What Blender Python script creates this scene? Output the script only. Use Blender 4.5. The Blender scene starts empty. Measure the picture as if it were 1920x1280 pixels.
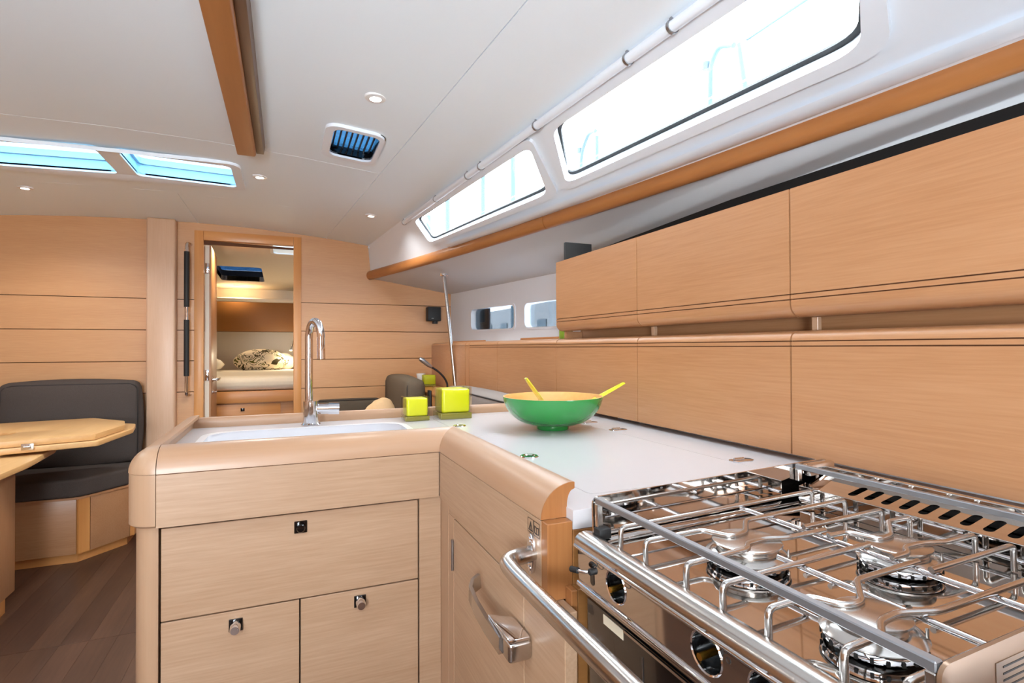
import bpy, bmesh, math, random
from mathutils import Vector, Matrix, geometry
random.seed(7)
D = bpy.data
SC = bpy.context.scene
COL = SC.collection
PI = math.pi

# ------------------------------------------------------------------ camera
F_PX, YAW, PITCH, ROLL = 1007.0, math.radians(22.85), math.radians(0.6), math.radians(0.2)
cam_d = D.cameras.new('camera'); cam = D.objects.new('camera', cam_d); COL.objects.link(cam)
cam_d.sensor_fit = 'HORIZONTAL'; cam_d.sensor_width = 36.0; cam_d.lens = F_PX/1920*36.0
cam_d.clip_start = 0.02; cam_d.clip_end = 200
fw = Vector((math.sin(YAW)*math.cos(PITCH), math.cos(YAW)*math.cos(PITCH), math.sin(PITCH)))
r0 = Vector((math.cos(YAW), -math.sin(YAW), 0)); u0 = r0.cross(fw)
rt = r0*math.cos(ROLL) - u0*math.sin(ROLL); up = u0*math.cos(ROLL) + r0*math.sin(ROLL)
m = Matrix((rt, up, -fw)).transposed().to_4x4(); m.translation = Vector((0, 0, 1.185))
cam.matrix_world = m
SC.camera = cam

# ------------------------------------------------------------------ world and light
W = D.worlds.new('sky'); SC.world = W; W.use_nodes = True
bg = W.node_tree.nodes['Background']
bg.inputs[0].default_value = (0.84, 0.93, 1.0, 1); bg.inputs[1].default_value = 18.0
SC.view_settings.view_transform = 'Standard'; SC.view_settings.look = 'None'
SC.view_settings.gamma = 1.0; SC.view_settings.use_curve_mapping = False
SC.view_settings.exposure = 0.17

def area(name, loc, direction, sx, sy, power, col):
    l = D.lights.new(name, 'AREA'); l.shape = 'RECTANGLE'; l.size = sx; l.size_y = sy; l.energy = power; l.color = col
    o = D.objects.new(name, l); COL.objects.link(o); o.location = loc
    o.rotation_euler = Vector(direction).to_track_quat('-Z', 'Y').to_euler()
    return o
# added fill light in the unseen companionway, tipped up to brighten the ceiling
area('companionway_fill', (-0.72, -1.19, 1.15), (0.10, 0.55, 1.0), 0.64, 0.7, 86, (0.84, 0.93, 1.0))

LAMP_W = 5.5
LAMP_COL = (1.0, 0.985, 0.96)

# ------------------------------------------------------------------ materials
def lin(c):
    return tuple(((v/255/12.92) if v/255 <= .04045 else ((v/255+.055)/1.055)**2.4) for v in c) + (1,)
MATS = {}
def pbsdf(name):
    mt = D.materials.new(name); mt.use_nodes = True
    MATS[name] = mt
    return mt, mt.node_tree, mt.node_tree.nodes['Principled BSDF']
def plain(name, rgb, rough=.5, metal=0, noise=0.04, scale=40, coat=0, spec=.5, bump=0):
    mt, nt, b = pbsdf(name)
    b.inputs['Roughness'].default_value = rough; b.inputs['Metallic'].default_value = metal
    b.inputs['Coat Weight'].default_value = coat; b.inputs['Specular IOR Level'].default_value = spec
    g = nt.nodes.new('ShaderNodeNewGeometry'); n = nt.nodes.new('ShaderNodeTexNoise'); n.inputs['Scale'].default_value = scale; n.inputs['Detail'].default_value = 3
    nt.links.new(g.outputs['Position'], n.inputs['Vector'])
    mx = nt.nodes.new('ShaderNodeMix'); mx.data_type = 'RGBA'
    c = lin(rgb); mx.inputs[6].default_value = tuple(v*(1-noise) for v in c[:3])+(1,); mx.inputs[7].default_value = tuple(min(1, v*(1+noise)) for v in c[:3])+(1,)
    nt.links.new(n.outputs['Fac'], mx.inputs[0]); nt.links.new(mx.outputs[2], b.inputs['Base Color'])
    if bump:
        bp = nt.nodes.new('ShaderNodeBump'); bp.inputs['Strength'].default_value = bump; bp.inputs['Distance'].default_value = .002
        nt.links.new(n.outputs['Fac'], bp.inputs['Height']); nt.links.new(bp.outputs[0], b.inputs['Normal'])
    return mt
def wood(name, light, dark, axis, stretch=26, fine=55, rough=.38, coat=.12, broad=.35, contrast=(.28, .80)):
    mt, nt, b = pbsdf(name)
    b.inputs['Roughness'].default_value = rough; b.inputs['Coat Weight'].default_value = coat; b.inputs['Coat Roughness'].default_value = .25
    N = nt.nodes; L = nt.links
    g = N.new('ShaderNodeNewGeometry'); mp = N.new('ShaderNodeMapping')
    sc = [fine*4]*3; sc['XYZ'.index(axis)] = fine*4/stretch
    mp.inputs['Scale'].default_value = sc; L.new(g.outputs['Position'], mp.inputs['Vector'])
    n1 = N.new('ShaderNodeTexNoise'); n1.inputs['Scale'].default_value = 1; n1.inputs['Detail'].default_value = 5; n1.inputs['Roughness'].default_value = .6
    L.new(mp.outputs[0], n1.inputs['Vector'])
    mp2 = N.new('ShaderNodeMapping'); s2 = [14]*3; s2['XYZ'.index(axis)] = 1.3
    mp2.inputs['Scale'].default_value = s2; L.new(g.outputs['Position'], mp2.inputs['Vector'])
    n2 = N.new('ShaderNodeTexNoise'); n2.inputs['Scale'].default_value = 1; n2.inputs['Detail'].default_value = 3; L.new(mp2.outputs[0], n2.inputs['Vector'])
    mix = N.new('ShaderNodeMix'); mix.inputs[0].default_value = broad
    L.new(n1.outputs['Fac'], mix.inputs[2]); L.new(n2.outputs['Fac'], mix.inputs[3])
    cr = N.new('ShaderNodeValToRGB'); cr.color_ramp.elements[0].position = contrast[0]; cr.color_ramp.elements[1].position = contrast[1]
    cr.color_ramp.elements[0].color = lin(dark); cr.color_ramp.elements[1].color = lin(light)
    L.new(mix.outputs[0], cr.inputs[0]); L.new(cr.outputs[0], b.inputs['Base Color'])
    bp = N.new('ShaderNodeBump'); bp.inputs['Strength'].default_value = .06; bp.inputs['Distance'].default_value = .001
    L.new(n1.outputs['Fac'], bp.inputs['Height']); L.new(bp.outputs[0], b.inputs['Normal'])
    return mt
def glassy(name, tint, gloss=.1, rough=0.0):
    mt = D.materials.new(name); mt.use_nodes = True; MATS[name] = mt
    nt = mt.node_tree; nt.nodes.remove(nt.nodes['Principled BSDF']); out = nt.nodes['Material Output']
    t = nt.nodes.new('ShaderNodeBsdfTransparent'); t.inputs[0].default_value = tint
    gl = nt.nodes.new('ShaderNodeBsdfGlossy'); gl.inputs['Roughness'].default_value = rough
    fr = nt.nodes.new('ShaderNodeFresnel'); fr.inputs[0].default_value = 1.35
    mu = nt.nodes.new('ShaderNodeMath'); mu.operation = 'MULTIPLY'; mu.inputs[1].default_value = gloss*5
    nt.links.new(fr.outputs[0], mu.inputs[0])
    mx = nt.nodes.new('ShaderNodeMixShader')
    nt.links.new(mu.outputs[0], mx.inputs[0]); nt.links.new(t.outputs[0], mx.inputs[1]); nt.links.new(gl.outputs[0], mx.inputs[2])
    nt.links.new(mx.outputs[0], out.inputs[0])
    return mt
def glow(name, rgb, strength):
    mt = D.materials.new(name); mt.use_nodes = True; MATS[name] = mt
    nt = mt.node_tree; nt.nodes.remove(nt.nodes['Principled BSDF']); e = nt.nodes.new('ShaderNodeEmission')
    e.inputs[0].default_value = lin(rgb); e.inputs[1].default_value = strength
    nt.links.new(e.outputs[0], nt.nodes['Material Output'].inputs[0]); return mt

OAK_L, OAK_D = (188, 140, 101), (167, 116, 76)
OAK_DAYLIT_L, OAK_DAYLIT_D = (182, 151, 124), (160, 126, 97)  # same oak as the lockers, cool daylight on the galley fronts mixed in
BULK_L, BULK_D = (214, 164, 116), (195, 141, 94)
for _a in 'XYZ':
    wood('pale_'+_a.lower(), OAK_DAYLIT_L, OAK_DAYLIT_D, _a, contrast=(.32, .74)); wood('bulk_'+_a.lower(), BULK_L, BULK_D, _a)
wood('oak_x', OAK_L, OAK_D, 'X'); wood('oak_y', OAK_L, OAK_D, 'Y'); wood('oak_z', OAK_L, OAK_D, 'Z')
wood('oak_solid_x', (175, 140, 111), (161, 122, 92), 'X', fine=25, broad=.6)
wood('oak_solid_y', (175, 140, 111), (161, 122, 92), 'Y', fine=25, broad=.6)
wood('oak_solid_z', (179, 147, 119), (165, 129, 100), 'Z', fine=30, broad=.6)
wood('honey_y', (182, 122, 70), (160, 101, 52), 'Y', fine=12, broad=.6, stretch=14)
wood('honey_z', (222, 160, 96), (200, 132, 70), 'Z', fine=14, broad=.6)
wood('honey_x', (222, 160, 96), (200, 132, 70), 'X', fine=14, broad=.6)
wood('table_wood', (228, 182, 124), (206, 156, 98), 'Y', fine=20, broad=.6)
wood('dark_wood', (120, 88, 66), (88, 62, 46), 'Y', fine=20)
for k, (a, b_) in enumerate([((100, 70, 53), (66, 44, 33)), ((94, 65, 50), (62, 41, 31)), ((107, 75, 57), (70, 47, 35))]):
    wood('walnut_%d' % k, a, b_, 'Y', fine=22, stretch=14, rough=.42, broad=.5)
wood('post_oak', (214, 178, 148), (202, 161, 129), 'Z')
wood('end_grain_shaded', (168, 112, 66), (142, 90, 48), 'Z', fine=30)  # end grain and end posts, browned further for the shade they stand in
wood('end_panel_shaded', (150, 102, 56), (126, 82, 42), 'X', fine=30)  # oak end panel with the shade of the stove bay in its colour
plain('seam', (92, 55, 30), .8, noise=.02)
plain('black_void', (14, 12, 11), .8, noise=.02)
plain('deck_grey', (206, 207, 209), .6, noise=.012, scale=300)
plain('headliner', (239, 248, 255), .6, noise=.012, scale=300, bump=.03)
plain('white_gel', (232, 239, 247), .35, noise=.01)
plain('cabin_cream', (226, 214, 196), .6, noise=.02)
plain('worktop_white', (194, 190, 191), .22, noise=.008, coat=.1)
plain('sink_white', (222, 222, 226), .18, noise=.01)
plain('chrome', (226, 226, 230), .06, 1, noise=.01)
plain('steel_mirror', (205, 200, 196), .045, 1, noise=.01)
plain('fiddle_wood_reflect', (140, 112, 90), .3, .5, noise=.02)  # brown reflection of nearby wood put into the steel's colour
plain('steel_brushed', (200, 196, 192), .22, 1, noise=.03)
plain('steel_satin', (170, 170, 172), .32, 1, noise=.03)
plain('alu_bar', (150, 152, 156), .35, .8, noise=.05, scale=120)
plain('burner_alu', (196, 192, 188), .2, 1, noise=.03)
plain('black_gloss', (10, 10, 11), .12, noise=.02, coat=.4)
plain('black_matt', (20, 20, 21), .55, noise=.05)
plain('black_leather', (28, 27, 27), .6, noise=.1, scale=200)
plain('brass', (196, 152, 62), .25, 1, noise=.03)
plain('fabric_dark', (80, 71, 66), .95, noise=.18, scale=260, bump=.4, spec=.2)
plain('fabric_brown', (96, 84, 70), .95, noise=.16, scale=260, bump=.4, spec=.2)
plain('fabric_grey', (142, 132, 126), .95, noise=.14, scale=260, bump=.4, spec=.2)
plain('piping_dark', (52, 46, 43), .9, noise=.1)
plain('linen', (236, 226, 208), .9, noise=.03, scale=60)
plain('beige_cloth', (222, 184, 138), .9, noise=.05, scale=80)
plain('bowl_green', (38, 132, 58), .18, noise=.03, coat=.5)
wood('bamboo', (232, 186, 118), (212, 160, 92), 'X', fine=15)
plain('lime', (206, 206, 14), .35, noise=.02, coat=.2)
plain('lime_dark', (176, 182, 30), .35, noise=.02)
plain('olive_box', (120, 150, 40), .4, noise=.05)
plain('server_lime', (196, 196, 48), .15, noise=.03, coat=.5)
plain('white_cup', (238, 236, 230), .3, noise=.01)
plain('acrylic_blue_lit', (176, 222, 246), .25, noise=.02)  # blue of light through the tinted panes put into recess and frame
plain('cabin_brown', (138, 86, 26), .5, noise=.04)
plain('hull_dark', (40, 39, 38), .8, noise=.03)
plain('label_bronze', (128, 104, 84), .4, noise=.02)
plain('cube_base', (126, 118, 44), .08, noise=.05, coat=.6)
plain('sticker', (238, 226, 200), .6, noise=.01)
plain('ink', (30, 26, 24), .6, noise=.01)
plain('lens_ring', (236, 236, 236), .3, noise=.01)
plain('outside_grey', (34, 56, 66), .5, noise=.05)
plain('quay_building', (112, 112, 112), .8, noise=.1, scale=2)
plain('curtain_blue', (12, 22, 32), .8, noise=.2)
plain('louver_dark', (14, 30, 48), .5, noise=.05)
glassy('pane_clear', (.97, .99, 1, 1), .05)
glassy('pane_dimmed', (.42, .45, .48, 1), .08)  # dark tint added to cut daylight through the hull windows
glassy('pane_blue', (.08, .16, .23, 1), .08)
glassy('pane_dusk', (.05, .09, .14, 1), .08)
glassy('pane_cabin', (.3, .32, .34, 1), .05)
glassy('pane_hatch', (.40, .55, .64, 1), .08)
glassy('cube_glass', (.985, .985, .95, 1), .10)
glow('lamp_glow', (255, 248, 236), 30)
glow('lamp_glow_warm', (255, 222, 160), 18)
def pattern_mat():
    mt, nt, b = pbsdf('floral'); b.inputs['Roughness'].default_value = .9
    g = nt.nodes.new('ShaderNodeNewGeometry'); n = nt.nodes.new('ShaderNodeTexNoise'); n.inputs['Scale'].default_value = 9; n.inputs['Detail'].default_value = 1; n.inputs['Distortion'].default_value = 1.5
    cr = nt.nodes.new('ShaderNodeValToRGB'); cr.color_ramp.interpolation = 'CONSTANT'
    e = cr.color_ramp.elements; e[0].color = lin((228, 210, 180)); e[1].position = .44; e[1].color = lin((62, 52, 22))
    for p, c in ((.49, (228, 210, 180)), (.56, (88, 84, 28)), (.62, (228, 210, 180)), (.67, (56, 48, 20))):
        x = e.new(p); x.color = lin(c)
    nt.links.new(g.outputs['Position'], n.inputs['Vector']); nt.links.new(n.outputs['Fac'], cr.inputs[0]); nt.links.new(cr.outputs[0], b.inputs['Base Color'])
pattern_mat()

# ------------------------------------------------------------------ helpers
WL = {}
def empty(name, loc, label=None, cat=None, group=None, kind=None):
    o = D.objects.new(name, None); o.empty_display_size = .05; COL.objects.link(o); o.location = loc; WL[o] = Vector(loc)
    tag(o, label, cat, group, kind); return o
def tag(o, label=None, cat=None, group=None, kind=None):
    if label: o['label'] = label
    if cat: o['category'] = cat
    if group: o['group'] = group
    if kind: o['kind'] = kind
    return o
def mk(name, verts, faces, mat, parent=None, smooth=30, bevel=0, seg=2, label=None, merge=False):
    vs = [Vector(v) for v in verts]
    base = Vector(((min(v.x for v in vs)+max(v.x for v in vs))/2, (min(v.y for v in vs)+max(v.y for v in vs))/2, min(v.z for v in vs)))
    bm = bmesh.new(); bv = [bm.verts.new(v-base) for v in vs]
    for f in faces:
        try: bm.faces.new([bv[i] for i in f])
        except ValueError: pass
    if merge: bmesh.ops.remove_doubles(bm, verts=bm.verts, dist=1e-6)
    bmesh.ops.recalc_face_normals(bm, faces=bm.faces)
    if bevel:
        es = [e for e in bm.edges if len(e.link_faces) == 2 and e.calc_face_angle(0) > .6]
        bmesh.ops.bevel(bm, geom=es, offset=bevel, segments=seg, profile=.5, affect='EDGES', clamp_overlap=True)
    me = D.meshes.new(name); bm.to_mesh(me); bm.free()
    if smooth:
        me.polygons.foreach_set('use_smooth', [True]*len(me.polygons)); me.set_sharp_from_angle(angle=math.radians(smooth))
    me.materials.append(MATS[mat])
    o = D.objects.new(name, me); COL.objects.link(o); WL[o] = base
    if parent is not None: o.parent = parent; o.location = base-WL[parent]
    else: o.location = base
    if label: o['label'] = label
    return o
BOXF = [(0, 1, 3, 2), (4, 6, 7, 5), (0, 4, 5, 1), (2, 3, 7, 6), (0, 2, 6, 4), (1, 5, 7, 3)]
def box(name, x0, x1, y0, y1, z0, z1, mat, parent=None, bevel=.0015, seg=2, **k):
    return mk(name, [(x, y, z) for x in (x0, x1) for y in (y0, y1) for z in (z0, z1)], BOXF, mat, parent, bevel=bevel, seg=seg, **k)
def hexa(name, pts8, mat, parent=None, bevel=.001, **k):
    return mk(name, pts8, BOXF, mat, parent, bevel=bevel, **k)
def prism(name, poly, f0, f1, mat, parent=None, bevel=0, seg=2, smooth=30, **k):
    n = len(poly); v = [f0(p) for p in poly]+[f1(p) for p in poly]
    f = [tuple(range(n)), tuple(range(2*n-1, n-1, -1))]+[(i, (i+1) % n, n+(i+1) % n, n+i) for i in range(n)]
    return mk(name, v, f, mat, parent, bevel=bevel, seg=seg, smooth=smooth, **k)
def px(poly, x0, x1, name, mat, parent=None, **k): return prism(name, poly, lambda p: (x0, p[0], p[1]), lambda p: (x1, p[0], p[1]), mat, parent, **k)
def py(poly, y0, y1, name, mat, parent=None, **k): return prism(name, poly, lambda p: (p[0], y0, p[1]), lambda p: (p[0], y1, p[1]), mat, parent, **k)
def pz(poly, z0, z1, name, mat, parent=None, **k): return prism(name, poly, lambda p: (p[0], p[1], z0), lambda p: (p[0], p[1], z1), mat, parent, **k)
def rrect(x0, x1, y0, y1, r, n=6):
    out = []
    for cx, cy, a in ((x1-r, y1-r, 0), (x0+r, y1-r, PI/2), (x0+r, y0+r, PI), (x1-r, y0+r, 1.5*PI)):
        for i in range(n+1): t = a+PI/2*i/n; out.append((cx+r*math.cos(t), cy+r*math.sin(t)))
    return out
def circ(cx, cy, r, n=24): return [(cx+r*math.cos(2*PI*i/n), cy+r*math.sin(2*PI*i/n)) for i in range(n)]
def rpoly(pts, r, n=5):
    out = []; m_ = len(pts)
    for i in range(m_):
        p = Vector(pts[i]); a = Vector(pts[i-1])-p; b = Vector(pts[(i+1) % m_])-p
        q = min(r, a.length*.45, b.length*.45); A = p+a.normalized()*q; B = p+b.normalized()*q
        for j in range(n+1):
            t = j/n; out.append(tuple(A*(1-t)**2+p*2*t*(1-t)+B*t*t))
    return out
def inside(p, poly):
    c = False; j = len(poly)-1
    for i in range(len(poly)):
        a, b = poly[i], poly[j]
        if (a[1] > p[1]) != (b[1] > p[1]) and p[0] < (b[0]-a[0])*(p[1]-a[1])/(b[1]-a[1])+a[0]: c = not c
        j = i
    return c
def grow(poly, a, b):
    cx = sum(p[0] for p in poly)/len(poly); cy = sum(p[1] for p in poly)/len(poly)
    sx = max(abs(p[0]-cx) for p in poly); sy = max(abs(p[1]-cy) for p in poly)
    return [(cx+(p[0]-cx)*(sx+a)/sx, cy+(p[1]-cy)*(sy+b)/sy) for p in poly]
def subdiv(poly, n):
    out = []
    for i in range(len(poly)):
        a, b = poly[i], poly[(i+1) % len(poly)]
        for j in range(n): t = j/n; out.append((a[0]+(b[0]-a[0])*t, a[1]+(b[1]-a[1])*t))
    return out
def plate(name, outer, holes, f0, f1, mat, parent=None, grid=None, smooth=30, **k):
    loops = [outer]+list(holes); pts = []; ed = []
    for lp in loops:
        s = len(pts); pts += [Vector(p) for p in lp]; ed += [(s+i, s+(i+1) % len(lp)) for i in range(len(lp))]
    if grid:
        xs = [p[0] for p in outer]; ys = [p[1] for p in outer]
        for i in range(1, grid[0]):
            for j in range(1, grid[1]):
                p = (min(xs)+(max(xs)-min(xs))*i/grid[0], min(ys)+(max(ys)-min(ys))*j/grid[1])
                if inside(p, outer) and not any(inside(p, h) for h in holes): pts.append(Vector(p))
    V, _, Fc, *_r = geometry.delaunay_2d_cdt(pts, ed, [], 0, 1e-6)
    keep = []
    for f in Fc:
        c = (sum(V[i][0] for i in f)/len(f), sum(V[i][1] for i in f)/len(f))
        if inside(c, outer) and not any(inside(c, h) for h in holes): keep.append(tuple(f))
    n = len(V); cnt = {}
    for f in keep:
        for i in range(len(f)):
            e = (f[i], f[(i+1) % len(f)]); kk = tuple(sorted(e)); cnt.setdefault(kk, []).append(e)
    faces = list(keep)+[tuple(i+n for i in reversed(f)) for f in keep]
    for kk, es in cnt.items():
        if len(es) == 1: a, b = es[0]; faces.append((b, a, a+n, b+n))
    verts = [f0(v) for v in V]+[f1(v) for v in V]
    return mk(name, verts, faces, mat, parent, smooth=smooth, **k)
def fillet(pts, r, n=5):
    pts = [Vector(p) for p in pts]; out = [pts[0]]
    for i in range(1, len(pts)-1):
        p = pts[i]; a = pts[i-1]-p; b = pts[i+1]-p
        q = min(r, a.length*.45, b.length*.45); A = p+a.normalized()*q; B = p+b.normalized()*q
        for j in range(n+1): t = j/n; out.append(A*(1-t)**2+p*2*t*(1-t)+B*t*t)
    out.append(pts[-1]); return out
def tube(name, pts, r, mat, parent=None, ns=10, fil=0, nf=5, **k):
    P = fillet(pts, fil, nf) if fil else [Vector(p) for p in pts]
    rr = r if isinstance(r, (list, tuple)) else [r]*len(P)
    t0 = (P[1]-P[0]).normalized(); ref = Vector((0, 0, 1)) if abs(t0.z) < .9 else Vector((1, 0, 0))
    nrm = (ref-t0*ref.dot(t0)).normalized(); V = []; Fc = []
    for i, p in enumerate(P):
        t = ((P[min(i+1, len(P)-1)]-P[max(i-1, 0)])).normalized()
        nrm = (nrm-t*nrm.dot(t)).normalized(); bn = t.cross(nrm)
        for j in range(ns): a = 2*PI*j/ns; V.append(p+(nrm*math.cos(a)+bn*math.sin(a))*rr[i])
    for i in range(len(P)-1):
        for j in range(ns): Fc.append((i*ns+j, i*ns+(j+1) % ns, (i+1)*ns+(j+1) % ns, (i+1)*ns+j))
    Fc.append(tuple(range(ns-1, -1, -1))); Fc.append(tuple((len(P)-1)*ns+j for j in range(ns)))
    return mk(name, V, Fc, mat, parent, smooth=50, **k)
def sweep(name, path, sec, mat, parent=None, upv=(0, 0, 1), closed=True, smooth=35, **k):
    P = [Vector(p) for p in path]; V = []; Fc = []; ns = len(sec); upv = Vector(upv)
    for i, p in enumerate(P):
        t = (P[min(i+1, len(P)-1)]-P[max(i-1, 0)]).normalized(); rg = t.cross(upv).normalized(); uu = rg.cross(t)
        for a, b in sec: V.append(p+rg*a+uu*b)
    for i in range(len(P)-1):
        for j in range(ns): Fc.append((i*ns+j, i*ns+(j+1) % ns, (i+1)*ns+(j+1) % ns, (i+1)*ns+j))
    Fc.append(tuple(range(ns-1, -1, -1))); Fc.append(tuple((len(P)-1)*ns+j for j in range(ns)))
    return mk(name, V, Fc, mat, parent, smooth=smooth, **k)
def lathe(name, prof, c, mat, parent=None, n=32, axis='Z', a0=0, a1=2*PI, smooth=35, **k):
    full = abs(a1-a0-2*PI) < 1e-6; m_ = n if full else n+1; V = []; Fc = []; np_ = len(prof)
    for i in range(m_):
        a = a0+(a1-a0)*i/n
        for r, h in prof:
            p = (r*math.cos(a), r*math.sin(a), h)
            if axis == 'X': p = (h, p[0], p[1])
            elif axis == 'Y': p = (p[0], h, p[1])
            V.append((c[0]+p[0], c[1]+p[1], c[2]+p[2]))
    for i in range(m_ if full else n):
        for j in range(np_-1):
            i2 = (i+1) % m_; Fc.append((i*np_+j, i2*np_+j, i2*np_+j+1, i*np_+j+1))
    if not full: Fc.append(tuple(range(np_))); Fc.append(tuple(n*np_+j for j in range(np_)))
    return mk(name, V, Fc, mat, parent, smooth=smooth, merge=True, **k)
def disc(name, c, r, h, mat, parent=None, axis='Z', n=24, bv=.001, **k):
    return lathe(name, [(0, 0), (r-bv, 0), (r, bv), (r, h-bv), (r-bv, h), (0, h)], c, mat, parent, n=n, axis=axis, **k)
def pad(name, x0, x1, y0, y1, z0, z1, mat, parent=None, bulge=.012, r=.03, nx=7, **k):
    """soft cushion: rounded box whose faces swell a little"""
    V = []; Fc = []; cx, cy, cz_ = (x0+x1)/2, (y0+y1)/2, (z0+z1)/2; hx, hy, hz = (x1-x0)/2, (y1-y0)/2, (z1-z0)/2
    r = min(r, hx*.9, hy*.9, hz*.9); n = nx
    lev = []
    def coords(h):
        a = [-h, -h+r*.3, -h+r]+[(-h+r)+(2*h-2*r)*i/n for i in range(1, n)]+[h-r, h-r*.3, h]
        return a
    idx = {}
    X, Y, Z = coords(hx), coords(hy), coords(hz)
    def vert(i, j, l):
        key = (i, j, l)
        if key in idx: return idx[key]
        p = Vector((X[i], Y[j], Z[l])); q = Vector((max(-hx+r, min(hx-r, p.x)), max(-hy+r, min(hy-r, p.y)), max(-hz+r, min(hz-r, p.z))))
        d = p-q
        if d.length > 1e-9: p = q+d.normalized()*r
        u_, v_, w_ = p.x/hx, p.y/hy, p.z/hz
        s = lambda a, b: max(0, (1-a*a))*max(0, (1-b*b))
        if i in (0, len(X)-1): p.x += math.copysign(bulge*s(v_, w_), p.x)
        if j in (0, len(Y)-1): p.y += math.copysign(bulge*s(u_, w_), p.y)
        if l in (0, len(Z)-1): p.z += math.copysign(bulge*s(u_, v_), p.z)
        idx[key] = len(V); V.append((cx+p.x, cy+p.y, cz_+p.z)); return idx[key]
    a, b, c = len(X)-1, len(Y)-1, len(Z)-1
    for i in range(a):
        for j in range(b):
            for l in (0, c): Fc.append((vert(i, j, l), vert(i+1, j, l), vert(i+1, j+1, l), vert(i, j+1, l)))
    for i in range(a):
        for l in range(c):
            for j in (0, b): Fc.append((vert(i, j, l), vert(i+1, j, l), vert(i+1, j, l+1), vert(i, j, l+1)))
    for j in range(b):
        for l in range(c):
            for i in (0, a): Fc.append((vert(i, j, l), vert(i, j+1, l), vert(i, j+1, l+1), vert(i, j, l+1)))
    return mk(name, V, Fc, mat, parent, smooth=80, **k)

# ------------------------------------------------------------------ hull lines
YB = 4.20                                     # main bulkhead
def crown(X): return 2.04-.05*(X+.67)**2      # deckhead camber
def XC(Y): return .873-.07*Y                  # top of coachroof side
def XT(Y): return -.021485*Y*Y-.08695*Y+1.3437  # wooden trim under the windows
def XH(Y): return 1.232+.155*(YB-Y)           # hull side below the side deck
def wallpt(Y, v, off=0.0):
    xc = XC(Y); zc = crown(xc); a = Vector((xc, Y, zc)); b = Vector((XT(Y), Y, 1.735))
    n = Vector((zc-1.735, 0, XT(Y)-xc)).normalized()      # outward and upward
    return a.lerp(b, v)+n*off
exec_after = []

# ------------------------------------------------------------------ floor
floor = empty('floor', (-.6, 1.4, 0), kind='structure')
box('subfloor', -2.4, 1.7, -1.7, YB+.02, -.05, -.009, 'seam', floor, bevel=0)
ys = [-1.7, -.4, 1.12, 2.69, YB]
k = 0
wx = .098
for j in range(4):
    x = -2.4
    while x < 1.6:
        if not (x > .36 and True):
            box('floor_plank', x+.0002, x+wx-.0002, ys[j]+.0012, ys[j+1]-.0012, -.009, 0, 'walnut_%d' % random.choice((0, 1, 2)), floor, bevel=.0005, seg=1)
        x += wx

# ------------------------------------------------------------------ ceiling with headliner panels
ceiling = empty('ceiling', (-.6, 1.4, 1.9), kind='structure')
up3 = lambda p: (p[0], p[1], crown(p[0])); up3b = lambda p: (p[0], p[1], crown(p[0])+.05)
XS = lambda Y: .504-.075*(Y-1.11)
g_ = .0015
H1 = rrect(-1.32, -.745, 2.775, 3.12, .03); H2 = rrect(-.665, -.235, 2.775, 3.12, .03)
HV = rrect(.165, .335, 2.07, 2.36, .035)
COMP = [(-1.15, -1.25), (-.3, -1.25), (-.3, -.45), (-1.15, -.45)]
plate('headliner_panel', subdiv([(-2.4, -1.7), (XS(-1.7)-g_, -1.7), (XS(2.5)-g_, 2.5-g_), (-2.4, 2.5-g_)], 8), [grow(HV, .012, .012)], up3, up3b, 'headliner', ceiling, grid=(20, 12))
plate('headliner_panel', subdiv([(-2.4, 2.5+g_), (XS(2.5)-g_, 2.5+g_), (XS(3.42)-g_, 3.42-g_), (-2.4, 3.42-g_)], 8), [grow(H1, .012, .012), grow(H2, .012, .012)], up3, up3b, 'headliner', ceiling, grid=(20, 6))
plate('headliner_panel', subdiv([(-.55+g_, 3.42+g_), (XS(3.42)-g_, 3.42+g_), (XS(YB)-g_, YB), (-.55+g_, YB)], 8), [], up3, up3b, 'headliner', ceiling, grid=(20, 4))
plate('headliner_panel', subdiv([(-2.4, 3.42+g_), (-.55-g_, 3.42+g_), (-.55-g_, YB), (-2.4, YB)], 8), [], up3, up3b, 'headliner', ceiling, grid=(20, 4))
plate('headliner_panel', subdiv([(XS(-1.7)+g_, -1.7), (XC(-1.7)+.03, -1.7), (XC(YB)+.03, YB), (XS(YB)+g_, YB)], 8), [], up3, up3b, 'headliner', ceiling, grid=(5, 16))
# underside of the side deck
def deckz(p):
    X, Y = p; a, b = XT(Y)+.01, XH(Y); return 1.712+(1.615-1.712)*(X-a)/(b-a)
sd = []
for i in range(15): Y = -1.7+(YB+1.7)*i/14; sd.append((XT(Y)+.01, Y))
for i in range(14, -1, -1): Y = -1.7+(YB+1.7)*i/14; sd.append((XH(Y)+.03, Y))
plate('side_deck_panel', sd, [], lambda p: (p[0], p[1], deckz(p)), lambda p: (p[0], p[1], deckz(p)+.03), 'deck_grey', ceiling, grid=(6, 14))

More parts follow.
